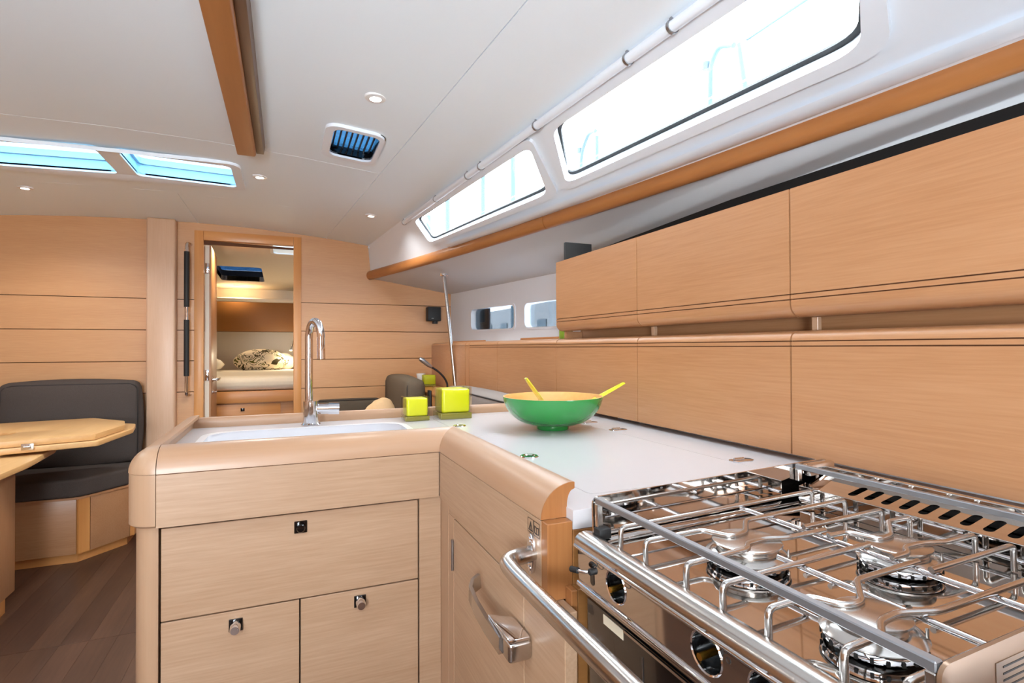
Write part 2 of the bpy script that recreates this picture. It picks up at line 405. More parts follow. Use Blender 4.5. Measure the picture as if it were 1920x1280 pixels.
# ------------------------------------------------------------------ starboard wall: coachroof side, hull side, windows
wall_s = empty('wall_starboard', (1.1, 1.4, 1.2), kind='structure')
W1 = rpoly([(3.034, .142), (1.724, .157), (1.932, .645), (3.095, .65)], .1)
W1 = rpoly([(3.06, .145), (1.735, .145), (1.92, .645), (3.11, .645)], .07)
W2 = rpoly([(1.575, .135), (.60, .135), (.735, .62), (1.785, .625)], .07)
def gel(off): return lambda p: tuple(wallpt(p[0], p[1], off))
plate('coachroof_side', subdiv([(-1.7, 0), (YB, 0), (YB, 1), (-1.7, 1)], 20), [W1, W2], gel(0), gel(.03), 'white_gel', wall_s, grid=(40, 6))
def ring_wall(name, outer, inner, o0, o1, mat, parent): return plate(name, outer, [inner], gel(o0), gel(o1), mat, parent)
for i, w in enumerate((W1, W2)):
    c = wallpt(sum(p[0] for p in w)/len(w), .4)
    win = empty('window_%d' % (i+1), c, kind='structure')
    ring_wall('window_frame', grow(w, .05, .075), w, -.012, .0, 'white_gel', win)
    ring_wall('window_gasket', grow(w, .008, .012), grow(w, -.008, -.03), .018, .026, 'black_matt', win)
    plate('pane', grow(w, .006, .01), [], gel(.026), gel(.03), 'pane_clear', win)
# moulded ledge between windows and trim
led = [wallpt(-1.6+i*.35, .86, -.004) for i in range(17) if -1.6+i*.35 < 3.2]
sweep('moulded_ledge', led, [(-.035, .004), (-.02, -.006), (.02, -.006), (.036, .004)], 'white_gel', wall_s)
# wooden trim
def trim_sec(n=14): return [(.026*math.cos(2*PI*i/n), .034*math.sin(2*PI*i/n)) for i in range(n)]
for i, (a, b) in enumerate(((-1.7, 2.098), (2.102, 4.19))):
    o = sweep('trim_%d' % (i+1), [(XT(a+(b-a)*j/14)-.012, a+(b-a)*j/14, 1.735) for j in range(15)], trim_sec(), 'honey_y', None)
    tag(o, kind='structure')
# white cove where the coachroof side meets the bulkhead
o = sweep('trim_3', [(.585, YB-.018, 1.955), (.612, YB-.018, 1.92), (.637, YB-.018, 1.87), (.652, YB-.018, 1.81), (.66, YB-.018, 1.75)], [(-.012, -.016), (.03, -.016), (.03, .016), (-.012, .016)], 'white_gel', None, upv=(0, 1, 0)); tag(o, kind='structure')
# hull side below the deck
PL = [rpoly([(3.835, 1.315), (3.835, 1.468), (3.233, 1.462), (3.233, 1.309)], .04), rpoly([(3.106, 1.309), (3.106, 1.462), (2.5, 1.456), (2.5, 1.304)], .04)]
hs = lambda off: (lambda p: (XH(p[0])+off, p[0], p[1]))
plate('hull_side', [(-1.7, -.02), (YB, -.02), (YB, 1.66), (-1.7, 1.66)], PL, hs(0), hs(.035), 'white_gel', wall_s)
for i, w in enumerate(PL):
    Yc = sum(p[0] for p in w)/len(w); win = empty('window_%d' % (i+3), (XH(Yc), Yc, 1.31), kind='structure')
    plate('window_frame', grow(w, .014, .014), [w], hs(-.006), hs(.0), 'white_gel', win)
    plate('pane', grow(w, .004, .004), [], hs(.03), hs(.034), 'pane_dimmed', win)

# ------------------------------------------------------------------ forward bulkhead
wall_f = empty('wall_forward', (-.2, YB, 0), kind='structure')
ZS = [0, .89, 1.1, 1.307, 1.515]
gp = .0022
DX0, DX1, DZ = -.572, .104, 1.975
def hplank(x0, x1, z0, z1): box('plank', x0, x1, YB, YB+.02, z0, z1, 'bulk_x', wall_f, bevel=.001, seg=1)
for x0, x1 in ((-2.4, DX0), (DX1, 1.30)):
    for a, b in zip(ZS[:-1], ZS[1:]): hplank(x0, x1, a+gp, b-gp)
cr = lambda a, b, n=8: [(a+(b-a)*i/n, crown(a+(b-a)*i/n)+.005) for i in range(n+1)]
py([(-2.4, 1.515+gp), (DX0, 1.515+gp)]+cr(DX0, -2.4), YB, YB+.02, 'plank', 'bulk_x', wall_f)
py([(DX0, DZ), (DX1, DZ)]+cr(DX1, DX0), YB, YB+.02, 'plank', 'bulk_x', wall_f)
py([(DX1, 1.515+gp), (1.30, 1.515+gp), (1.30, 1.64), (.69, 1.735), (.67, 1.82), (.645, 1.89), (.60, 1.955)]+cr(.59, DX1), YB, YB+.02, 'plank', 'bulk_x', wall_f)
plate('backing_board', [(-2.4, 0), (1.30, 0), (1.30, 1.63), (.60, 1.9), (-2.4, 1.97)], [[(DX0+.02, -.0), (DX1-.02, -.0), (DX1-.02, DZ-.02), (DX0+.02, DZ-.02)]][:0] or [[(DX0+.02, .01), (DX1-.02, .01), (DX1-.02, 1.9), (DX0+.02, 1.9)]], lambda p: (p[0], YB+.021, p[1]), lambda p: (p[0], YB+.034, p[1]), 'seam', wall_f)
# square post in front of the bulkhead
post = empty('bulkhead_post', (-.75, YB-.05, 0), 'square pale wooden post rising from floor to ceiling beside the tall grab rail', 'post')
box('post_shaft', -.835, -.672, YB-.075, YB-.001, 0, crown(-.75)+.0, 'post_oak', post, bevel=.012, seg=3)
# door frame and open door
df = empty('trim_4', (-.234, YB, 0), kind='structure')
box('jamb', DX0, -.517, YB-.012, YB+.045, 0, DZ+.012, 'honey_z', df); box('jamb', .052, DX1, YB-.012, YB+.045, 0, DZ+.012, 'honey_z', df)
box('head', -.516, .051, YB-.0115, YB+.045, 1.925, DZ+.012, 'honey_x', df)
d1 = empty('door_1', (-.53, 4.26, .02), kind='structure')
ang = math.radians(89.0)
dl = [(-.516, 4.255), (-.478, 4.255), (-.500, 4.80), (-.538, 4.80)]
pz(dl, .03, 1.90, 'door_leaf', 'oak_z', d1, bevel=.002)
pz([(-.516, 4.252), (-.490, 4.252), (-.490, 4.2545), (-.516, 4.2545)], .03, 1.90, 'door_edge', 'cabin_cream', d1)
for z in (1.70, .96): box('hinge', -.514, -.489, 4.244, 4.253, z, z+.075, 'chrome', d1, bevel=.003)
tube('door_handle', [(-.482, 4.31, .965), (-.44, 4.31, .965), (-.44, 4.42, .965)], .009, 'chrome', d1, fil=.015)
lathe('handle_rose', [(0, 0), (.022, 0), (.022, .008), (.012, .014), (.012, .03), (0, .03)], (-.483, 4.32, .965), 'chrome', d1, axis='X', n=16)
lathe('lock_knob', [(0, 0), (.016, 0), (.016, .01), (.009, .014), (.012, .034), (0, .036)], (-.483, 4.32, .875), 'chrome', d1, axis='X', n=16)
# vertical grab rail with black grips
gr = empty('vertical_grab_rail', (-.595, 4.15, .86), 'tall chrome grab rail with two black leather grips beside the doorway', 'grab rail')
tube('rail_tube', [(-.595, YB, 1.888), (-.608, 4.135, 1.888), (-.608, 4.135, .87), (-.595, YB, .87)], .0115, 'chrome', gr, fil=.045, nf=8, ns=14)
for a, b in ((1.46, 1.83), (1.0, 1.375)): tube('leather_grip', [(-.608, 4.135, a), (-.608, 4.135, b)], .0165, 'black_leather', gr, ns=14)
tube('centre_bracket', [(-.608, 4.135, 1.415), (-.600, YB-.001, 1.415)], .009, 'chrome', gr)
# ------------------------------------------------------------------ aft bulkhead (behind the camera) and port side
wall_a = plate('wall_aft', [(-2.4, -.02), (1.7, -.02), (1.7, 1.68), (1.3, 1.80), (.8, 1.95), (-2.4, 1.95)], [[(-1.05, .80), (-.4, .80), (-.4, 1.55), (-1.05, 1.55)]], lambda p: (p[0], -1.2, p[1]), lambda p: (p[0], -1.24, p[1]), 'oak_z', None); tag(wall_a, kind='structure')
wp = box('wall_port', -2.44, -2.305, -1.7, YB+.02, -.02, 2.02, 'oak_y', None, bevel=0); tag(wp, kind='structure')

# ------------------------------------------------------------------ ceiling fixtures
def hatch(name, hole, outer, depth, label, pane, wallmat, lip=.012):
    cx = sum(p[0] for p in outer)/len(outer); cy = sum(p[1] for p in outer)/len(outer); zc = crown(cx)
    h = empty(name, (cx, cy, zc), label, 'hatch')
    return h, zc
hs_ = empty('deck_skylight', (-.77, 2.95, crown(-.77)), 'long double skylight with pale blue panes in the ceiling over the settee', 'skylight')
OUT = rrect(-1.40, -.195, 2.735, 3.175, .05)
plate('rim', OUT, [H1, H2], lambda p: (p[0], p[1], crown(p[0])-.012), lambda p: (p[0], p[1], crown(p[0])+.004), 'white_gel', hs_)
for hole in (H1, H2):
    x0, x1 = min(p[0] for p in hole), max(p[0] for p in hole)
    big = grow(hole, .02, .02)
    plate('recess', big, [hole], lambda p: (p[0], p[1], crown(p[0])-.004), lambda p: (p[0], p[1], crown(p[0])+.045), 'acrylic_blue_lit', hs_)
    inn = grow(hole, -.012, -.012)
    plate('hatch_frame', grow(hole, .02, .02), [inn], lambda p: (p[0], p[1], crown(p[0])+.046), lambda p: (p[0], p[1], crown(p[0])+.075), 'acrylic_blue_lit', hs_)
    plate('pane', grow(hole, .02, .02), [], lambda p: (p[0], p[1], crown(p[0])+.076), lambda p: (p[0], p[1], crown(p[0])+.086), 'pane_hatch', hs_)
    for xx in (x0+.12, x1-.12):
        tube('hatch_handle', [(xx, 2.80, crown(xx)+.074), (xx, 2.80, crown(xx)+.055), (xx+.045, 2.80, crown(xx)+.055)], .007, 'black_matt', hs_, fil=.008)
vh = empty('vent_hatch', (.25, 2.2, crown(.25)), 'small white framed vent hatch with dark blue louvres beside the ceiling beam', 'hatch')
plate('rim', rrect(.135, .352, 2.045, 2.395, .05), [HV], lambda p: (p[0], p[1], crown(p[0])-.012), lambda p: (p[0], p[1], crown(p[0])+.004), 'white_gel', vh)
plate('recess', grow(HV, .02, .02), [HV], lambda p: (p[0], p[1], crown(p[0])-.003), lambda p: (p[0], p[1], crown(p[0])+.034), 'black_gloss', vh)
plate('pane', grow(HV, .02, .02), [], lambda p: (p[0], p[1], crown(p[0])+.035), lambda p: (p[0], p[1], crown(p[0])+.041), 'pane_blue', vh)
for i in range(8):
    x = .176+i*.021; box('louvre', x, x+.006, 2.07, 2.358, crown(x)+.024, crown(x)+.033, 'louver_dark', vh, bevel=.001, seg=1)

def downlight(x, y, z, label, power, visible=True, warm=False, tilt=0, group='ceiling downlights'):
    t = empty('downlight', (x, y, z), label, 'light', group)
    lathe('bezel', [(.017, -.002), (.019, -.006), (.033, -.004), (.035, .0), (.035, .004), (.017, .004)], (x, y, z), 'lens_ring', t, n=24)
    disc('lens', (x, y, z-.0025), .017, .004, 'lamp_glow_warm' if warm else 'lamp_glow', t, n=20)
    l = D.lights.new('downlight_lamp', 'SPOT'); l.energy = power; l.spot_size = math.radians(150); l.spot_blend = .6; l.shadow_soft_size = .02
    l.color = (1, .78, .5) if warm else LAMP_COL
    lo = D.objects.new('downlight_lamp', l); COL.objects.link(lo); lo.parent = t; lo.location = (0, 0, -.012)
    return t
downlight(.268, 1.77, crown(.268)+.0, 'square-clipped downlight nearest the camera, between the ceiling beam and the large side window', LAMP_W*1.45)
downlight(-.118, 2.90, crown(-.118), 'downlight in the ceiling just right of the double skylight', LAMP_W*4.2)
downlight(.47, 3.28, crown(.47), 'downlight in the ceiling at the end of the roller blind', LAMP_W*3.6)
for (x, y, k, lb) in ((-1.25, 1.77, 1, 'downlight out of view left of the ceiling beam'), (-1.5, 2.3, 2, 'downlight out of view aft of the double skylight'), (-1.25, 3.55, 3, 'downlight above the settee, between skylight and bulkhead'), (.3, .35, .3, 'downlight out of view above the stove'), (-1.25, .35, 1, 'downlight out of view above the companionway steps')):
    downlight(x, y, crown(x), lb, LAMP_W*k)
for pxy in ((.2385, 1.745), (.298, 1.80)):
    pass
# clips of the first downlight, longitudinal beam
bm_ = empty('ceiling_beam', (-.14, .8, 1.96), 'honey coloured wooden handrail beam running along the white ceiling', 'beam')
sec = rpoly([(-.183, 0), (-.118, 0), (-.113, .008), (-.113, .06), (-.183, .06)], .004, 3)
py([(x, 1.972+z) for x, z in sec], -1.1, 2.44, 'beam_rail', 'honey_y', bm_)
py([(-.1125, 1.990), (-.085, 1.990), (-.079, 2.022), (-.1125, 2.022)], -1.1, 2.455, 'beam_side_strip', 'dark_wood', bm_, bevel=.001)
# roller blind cassette along the top of the windows
bl = empty('roller_blind', (.75, 1.8, 1.92), 'rolled white window blind cassette along the top of the side windows', 'blind')
bpt = lambda Y: (XC(Y)+.004, Y, crown(XC(Y))-.020)
tube('blind_roll', [bpt(3.22-3.1*i/20) for i in range(21)], .0135, 'white_gel', bl, ns=14)
for Y in (3.2, 2.62, 2.20, 2.06, 1.60, 1.13, .975, .5):
    c = bpt(Y); lathe('bracket', [(.014, -.004), (.0165, -.004), (.0165, .004), (.014, .004), (.014, -.004)], c, 'steel_satin', bl, axis='Y', n=16)
    box('bracket_lug', c[0]-.006, c[0]+.006, Y-.004, Y+.004, c[2]+.014, c[2]+.021, 'steel_satin', bl, bevel=0)

# ------------------------------------------------------------------ lockers along the starboard side
XL = .99
def up_profile():   # (x, z) of an upper locker door, bull-nosed bottom edge with two scored grooves
    p = [(XL+.02, 1.52), (XL, 1.52), (XL, 1.2962), (XL+.006, 1.2962), (XL+.006, 1.2938), (XL, 1.2938), (XL, 1.2852), (XL+.006, 1.2852), (XL+.006, 1.2828), (XL, 1.2828), (XL, 1.275)]
    for i in range(1, 9): a = i/8*PI/2; p.append((XL+.03*(1-math.cos(a)), 1.275-.028*math.sin(a)))
    p += [(XL+.045, 1.247), (XL+.045, 1.262), (XL+.02, 1.28)]
    return p
def low_profile():
    p = [(XL+.02, .956), (XL, .956), (XL, 1.1838), (XL+.006, 1.1838), (XL+.006, 1.1862), (XL, 1.1862), (XL, 1.1944), (XL+.006, 1.1944), (XL+.006, 1.1968), (XL, 1.1968), (XL, 1.198)]
    for i in range(1, 9): a = i/8*PI/2; p.append((XL+.028*(1-math.cos(a)), 1.198+.02*math.sin(a)))
    p += [(XL+.05, 1.218), (XL+.05, 1.205), (XL+.02, 1.19)]
    return p
gs = .0019
YU = [-.80, -.26, .283, .823, 1.364, 1.898]
UL = {0: 'out of view', 1: 'out of view', 2: 'widest-looking upper wooden wall locker above the stove at the right edge', 3: 'middle upper wooden wall locker, above the counter beside the stove', 4: 'end upper wooden wall locker nearest the pole, above the green bowl'}
LLb = {0: 'out of view', 1: 'out of view', 2: 'lower wooden wall locker directly behind the stove', 3: 'lower wooden wall locker behind the counter between stove and green bowl', 4: 'lower wooden wall locker directly behind the green bowl'}
for i in range(5):
    a, b = YU[i]+gs, YU[i+1]-gs
    if i < 1: continue
    lab = UL[i] if i > 1 else 'upper wooden wall locker aft of the stove, outside the frame'
    u = empty('upper_wall_locker', (1.15, (a+b)/2, 1.25), lab, 'locker', 'upper wall lockers')
    dr_u = py(up_profile(), a, b, 'locker_door', 'oak_y', u, smooth=25)
    for z in (1.2938, 1.2828): box('score_line', XL+.004, XL+.0062, a, b, z, z+.0024, 'seam', dr_u, bevel=0)
    box('carcass', XL+.022, 1.30, a, b, 1.282, 1.512, 'seam', u, bevel=.001, seg=1)
    lab = LLb[i] if i > 1 else 'lower wooden wall locker aft of the stove, outside the frame'
    l_ = empty('lower_wall_locker', (1.15, (a+b)/2, .95), lab, 'locker', 'lower wall lockers')
    dr_l = py(low_profile(), a, b, 'locker_door', 'oak_y', l_, smooth=25)
    for z in (1.1838, 1.1944): box('score_line', XL+.004, XL+.0062, a, b, z, z+.0024, 'seam', dr_l, bevel=0)
    box('carcass', XL+.022, 1.30, a, b, .962, 1.19, 'seam', l_, bevel=.001, seg=1)
# open slot between the two rows: back board and dividers
slot = empty('locker_slot', (1.12, .8, 1.19), 'narrow open slot with dark back between the two rows of wall lockers', 'shelf')
box('slot_back', 1.10, 1.115, YU[1], 1.895, 1.1905, 1.281, 'oak_y', slot, bevel=0)
box('slot_end', XL+.035, 1.0995, 1.880, 1.894, 1.2185, 1.2465, 'oak_y', slot, bevel=.001, seg=1)
for Y in (.823-.03, 1.364-.03,   .283-.03): box('divider', XL+.035, XL+.047, Y-.007, Y+.007, 1.2185, 1.2465, 'oak_solid_z', slot, bevel=.001, seg=1)
bb = [(1.372, -1.1), (1.372, 2.60)]  # added black strip: the shade above the lockers built as an object
o = pz(bb+[(x+.012, y) for x, y in reversed(bb)], 1.525, 1.676, 'locker_gap_shade', 'black_void', None); tag(o, 'added black strip for the shade in the gap above the upper wall lockers', 'board')
# dark end cheek on top of the end locker
o = box('locker_top_divider', 1.02, 1.14, 1.872, 1.888, 1.521, 1.60, 'hull_dark', None, bevel=.002); tag(o, 'dark grey divider standing on top of the end upper locker', 'divider')
# continuing lower lockers in the saloon
for i, (a, b, lab) in enumerate(((1.898, 2.545, 'lower wooden side locker just forward of the green bowl'), (2.545, 3.0, 'narrow lower wooden side locker beside the slanted chrome pole'))):
    l_ = empty('lower_side_locker', (1.15, (a+b)/2, .6), lab, 'locker', 'saloon side lockers')
    dr_s = py([(x, z if z > 1 else .60) for x, z in low_profile()], a+gs, b-gs, 'locker_door', 'oak_y', l_, smooth=25)
    for z in (1.1838, 1.1944): box('score_line', XL+.004, XL+.0062, a+gs, b-gs, z, z+.0024, 'seam', dr_s, bevel=0)
    box('carcass', XL+.022, 1.28, a+gs, b-gs, .61, 1.19, 'seam', l_, bevel=.001, seg=1)
l_ = empty('lower_side_locker', (1.1, 3.6, .6), 'angled wooden side locker in the corner against the bulkhead', 'locker', 'saloon side lockers')
py([(x, z if z > 1 else .60) for x, z in low_profile()], 3.004, 3.068, 'locker_stile', 'oak_z', l_, smooth=25)
def ang_door(pf, ya, yb):
    n = len(pf); V = [(x, ya, z) for x, z in pf]+[(x+.083, yb, z) for x, z in pf]
    Fc = [tuple(range(n)), tuple(range(2*n-1, n-1, -1))]+[(i, (i+1) % n, n+(i+1) % n, n+i) for i in range(n)]
    return mk('locker_door', V, Fc, 'oak_y', l_, smooth=25)
ang_door([(x, z if z > 1 else .60) for x, z in low_profile()], 3.074, YB-.002)
pz([(XL+.022, 3.004), (1.10, 3.004), (1.10, YB-.002), (1.10, YB-.002), (1.098, YB-.002)], .61, 1.19, 'carcass', 'oak_y', l_)
# side shelf top and loose bits on it
o = pz([(1.045, 1.90), (XH(1.9)-.004, 1.90), (XH(YB)-.004, YB-.002), (1.132, YB-.002), (1.045, 3.07)], 1.192, 1.2055, 'side_shelf', 'oak_y', None, bevel=.001); tag(o, 'long wooden side shelf under the small hull windows', 'shelf')
o = box('wooden_batten', 1.12, 1.135, 1.95, 2.55, 1.206, 1.232, 'honey_y', None, bevel=.004); tag(o, 'wooden batten lying on the side shelf below the right hull window', 'batten', 'battens on the side shelf')
o = box('wooden_batten', 1.10, 1.115, 3.05, 3.75, 1.206, 1.228, 'honey_y', None, bevel=.004); tag(o, 'wooden batten on the side shelf near the bulkhead corner', 'batten', 'battens on the side shelf')
o = box('storage_tin', 1.055, 1.10, 1.955, 2.00, 1.206, 1.275, 'olive_box', None, bevel=.006, seg=3); tag(o, 'small olive green box on the side shelf beside the end upper locker', 'box')

# ------------------------------------------------------------------ worktop with rails
ZW = .943
wt = empty('worktop', (.4, 1.4, .913), 'L-shaped white worktop with rounded wooden edge rails round the sink and icebox', 'worktop')
SINK = rrect(-.20, .335, 1.42, 1.735, .07, 8)
LIDA = rrect(.46, .863, .765, 1.392, .015, 3); LIDB = rrect(.46, .863, 1.41, 1.80, .015, 3)
outl = [(-.262, 1.335), (.392, 1.335), (.392, .70), (.885, .70), (.885, -.8), (1.035, -.8), (1.035, 1.868), (-.262, 1.868)]
plate('top', outl, [SINK, LIDA, LIDB], lambda p: (p[0], p[1], ZW), lambda p: (p[0], p[1], ZW-.028), 'worktop_white', wt)
lids = []
for L_ in (LIDA, LIDB):
    lids.append(plate('icebox_lid', grow(L_, -.0013, -.0013), [], lambda p: (p[0], p[1], ZW), lambda p: (p[0], p[1], ZW-.026), 'worktop_white', wt))
for li, x, y in ((0, .497, 1.084), (1, .494, 1.59)):
    lathe('ring_pull', [(.012, .0002), (.014, .0022), (.019, .0022), (.021, .0002)], (x, y, ZW), 'chrome', lids[li], n=24)
    disc('pull_well', (x, y, ZW+.0002), .011, .0008, 'black_gloss', lids[li], n=20, bv=.0002)
for li, x, y in ((0, .889, 1.32), (0, .889, .862), (1, .893, 1.486)):
    pz(rrect(x-.028, x+.028, y-.014, y+.014, .012), ZW+.0002, ZW+.0022, 'lid_hinge', 'chrome', lids[li], bevel=.0005)
    tube('hinge_pin', [(x-.02, y, ZW+.004), (x+.006, y, ZW+.004)], .0035, 'steel_brushed', lids[li], ns=8)
# rail profile: (inward, z)
def rail_prof():
    p = []
    for i in range(11): a = i/10*PI/2; p.append((.054*(1-math.cos(a)), .928+.052*math.sin(a)))
    p += [(.0565, .9795), (.057, .978), (.057, .970), (.0545, .9685)]
    for i in range(1, 8): a = i/7*PI/2; p.append((.0545-.011*math.sin(a), .9685-.0245*(1-math.cos(a))))
    p += [(.0435, .928)]
    return p
RP = rail_prof()
YF, XF = 1.292, .349
prism('front_rail', RP, lambda p: (-.243, YF+p[0], p[1]), lambda p: (.405, YF+p[0], p[1]), 'oak_solid_x', wt, smooth=40)
prism('side_rail', RP, lambda p: (XF+p[0], .722, p[1]), lambda p: (XF+p[0], 1.3485, p[1]), 'oak_solid_y', wt, smooth=40)
prism('end_rail', RP, lambda p: (-.301+p[0], 1.350, p[1]), lambda p: (-.301+p[0], 1.895, p[1]), 'oak_solid_y', wt, smooth=40)
lathe('rail_corner', [(.0575-a, z) for a, z in RP]+[(.0575, .928)], (-.2445, 1.3495, 0), 'oak_solid_z', wt, n=14, a0=PI, a1=1.5*PI, smooth=40)
py_sec = rpoly([(1.868, .930), (1.868, .962), (1.873, .9735), (1.889, .9735), (1.895, .966), (1.895, .930)], .004, 3)
px(py_sec, -.258, 1.03, 'back_rail', 'oak_solid_x', wt)
py([(XF+a+.0004, z) for a, z in RP], .7205, .7218, 'rail_end_cap', 'end_grain_shaded', wt)
box('rail_seam', -.243, .352, YF+.003, YF+.03, .9262, .9279, 'seam', wt, bevel=0); box('rail_seam', XF+.003, XF+.03, .726, 1.292, .9262, .9279, 'seam', wt, bevel=0)
# ---- sink
sk = empty('sink', (.07, 1.58, .77), 'white inset galley sink with rounded corners below the chrome tap', 'sink')
plate('sink_rim', grow(SINK, .012, .012), [grow(SINK, -.006, -.006)], lambda p: (p[0], p[1], ZW+.0005), lambda p: (p[0], p[1], ZW+.003), 'sink_white', sk)
V = []; n = len(SINK); levs = [(-.004, ZW), (-.006, ZW-.03), (-.012, ZW-.12), (-.02, ZW-.145), (-.05, ZW-.16), (-.14, ZW-.165)]
for off, z in levs: V += [(p[0], p[1], z) for p in grow(SINK, off, off)]
Fc = [(l*n+i, l*n+(i+1) % n, (l+1)*n+(i+1) % n, (l+1)*n+i) for l in range(len(levs)-1) for i in range(n)]+[tuple((len(levs)-1)*n+i for i in range(n))]
mk('basin', V, Fc, 'sink_white', sk, smooth=60)
disc('drain', (.07, 1.58, ZW-.1648), .03, .003, 'chrome', sk)
# ---- tap
fc = (.073, 1.797)
ft = empty('tap', (fc[0], fc[1], ZW), 'tall chrome gooseneck mixer tap standing behind the white sink', 'tap')
lathe('tap_body', [(0, 0), (.029, 0), (.029, .004), (.024, .008), (.0225, .07), (.0225, .0755), (.012, .0765), (0, .0765)], (fc[0], fc[1], ZW+.0002), 'chrome', ft, n=32)
sp = [(fc[0]-.006, fc[1], ZW+.075)]+[(fc[0]-.006, fc[1], ZW+.272)]
for i in range(1, 13):
    a = PI*i/12; sp.append((fc[0]-.006+.0165*(1-math.cos(a)), fc[1]-.052*(1-math.cos(a))/2*.8, ZW+.272+.052*math.sin(a)))
sp += [(fc[0]+.0275, fc[1]-.042, ZW+.235)]
tube('spout', sp, .0118, 'chrome', ft, ns=16)
tube('spout_tip', [(fc[0]+.0275, fc[1]-.042, ZW+.236), (fc[0]+.0278, fc[1]-.042, ZW+.208)], .0122, 'chrome', ft, ns=16)
tube('lever_hub', [(fc[0]+.018, fc[1], ZW+.05), (fc[0]+.070, fc[1]-.004, ZW+.049)], .0165, 'chrome', ft, ns=20)
tube('lever', [(fc[0]+.052, fc[1]-.003, ZW+.05), (fc[0]+.084, fc[1]-.005, ZW+.049)], .0185, 'chrome', ft, ns=20)

# ------------------------------------------------------------------ sink cabinet
sc = empty('sink_cabinet', (0, 1.6, 0), 'oak galley sink cabinet with one wide drawer above two doors', 'cabinet')
box('fascia', -.2435, .3485, YF+.0008, YF+.02, .818, .9262, 'pale_x', sc, bevel=.0006, seg=1)
lathe('fascia_corner', [(.0, .818), (.050, .818), (.0565, .823), (.0565, .9272), (0, .9272)], (-.2445, 1.3495, 0), 'oak_solid_z', sc, n=14, a0=PI, a1=1.5*PI)
box('side_panel', -.290, -.272, 1.355, 1.893, .05, .9275, 'pale_z', sc)
lathe('corner_post', [(0, .03), (.044, .03), (.044, .8175), (0, .8175)], (-.245, 1.355, 0), 'oak_solid_z', sc, n=12, a0=PI, a1=1.5*PI)
box('corner_stile', -.2448, -.2420, 1.3105, 1.34, .03, .8175, 'oak_solid_z', sc, bevel=0)
box('carcass', -.270, .345, 1.332, 1.86, .03, .75, 'black_void', sc, bevel=0)
box('back_panel', -.29, .345, 1.872, 1.893, .0, .928, 'pale_x', sc)
YD = 1.305
def push_knob(parent, x, z, y=YD):
    box('knob_plate', x-.0135, x+.0135, y-.003, y+.0002, z-.0135, z+.0135, 'black_gloss', parent, bevel=.001, seg=1)
    return lathe('push_knob', [(0, 0), (.0095, 0), (.0095, -.010), (.0075, -.0125), (0, -.0125)], (x, y-.003, z), 'black_gloss', parent, axis='Y', n=20)
dw = box('drawer', -.2365, .2985, YD, YD+.02, .6215, .8125, 'pale_x', sc, bevel=.001, seg=1); push_knob(dw, .0315, .782)
dd = box('cabinet_door', -.2365, .0285, YD, YD+.02, .06, .6185, 'pale_x', sc, bevel=.001, seg=1)
box('knob_plate', -.0985-.0135, -.0985+.0135, YD-.003, YD+.0002, .589-.0135, .589+.0135, 'black_gloss', dd, bevel=.001, seg=1)
lathe('push_knob', [(0, 0), (.0105, 0), (.0105, -.022), (.0085, -.026), (0, -.026)], (-.0985, YD-.003, .589), 'chrome', dd, axis='Y', n=20)
dd = box('cabinet_door', .0315, .2985, YD, YD+.02, .06, .6185, 'pale_x', sc, bevel=.001, seg=1)
box('knob_plate', .161-.0135, .161+.0135, YD-.003, YD+.0002, .592-.0135, .592+.0135, 'black_gloss', dd, bevel=.001, seg=1)
lathe('push_knob', [(0, 0), (.0105, 0), (.0105, -.022), (.0085, -.026), (0, -.026)], (.161, YD-.003, .592), 'chrome', dd, axis='Y', n=20)
box('filler_strip', .302, .3565, YD, YD+.02, .06, .8165, 'pale_x', sc, bevel=.001, seg=1)
box('toe_kick', -.25, .35, 1.345, 1.36, 0, .055, 'black_void', sc, bevel=0)
box('inner_stile', .3568, .366, 1.24, YD+.02, .06, .8165, 'oak_solid_z', sc, bevel=.001, seg=1)

# ------------------------------------------------------------------ icebox cabinet (faces the aisle)
ic = empty('icebox_cabinet', (.65, 1.0, 0), 'oak icebox cabinet with a chrome latch, between sink and stove', 'cabinet')
box('fascia', XF+.0008, XF+.02, .722, 1.2912, .815, .9262, 'pale_y', ic, bevel=.0006, seg=1)
XD = .357
dr = box('icebox_door', XD, XD+.02, .803, 1.197, .06, .79, 'pale_y', ic, bevel=.001, seg=1)
box('stile', XD, XD+.02, .662, .800, .06, .8145, 'pale_y', ic, bevel=.001, seg=1)
box('top_strip', XD, XD+.02, .801, 1.2395, .7925, .8145, 'pale_y', ic, bevel=.001, seg=1)
box('hinge_stile', XD, XD+.02, 1.199, 1.2395, .06, .792, 'oak_solid_z', ic, bevel=.001, seg=1)
tube('door_hinge', [(XD-.003, 1.198, .672), (XD-.003, 1.198, .742)], .0035, 'steel_satin', dr, ns=8)
# lever latch
mk('latch_body', [(XD-x, y, z) for x in (0, .040) for y, z in ((.835, .695), (.835, .727), (.768, .695), (.768, .727))], BOXF, 'steel_brushed', dr, bevel=.006, seg=3)
sweep('latch_lever', [(XD-.012, .985, .735), (XD-.028, .975, .732), (XD-.040, .955, .728), (XD-.044, .91, .722), (XD-.043, .86, .714), (XD-.041, .80, .710)], [(-.0035, -.014), (.0035, -.014), (.0035, .014), (-.0035, .014)], 'steel_brushed', dr)
pz([(XD-.040, .768), (XD-.004, .768), (XD-.004, .835), (XD-.040, .86)], .7275, .733, 'latch_cap', 'chrome', dr, bevel=.0015)
box('back_panel', .3455, .985, 1.872, 1.893, .0, .928, 'pale_x', ic)
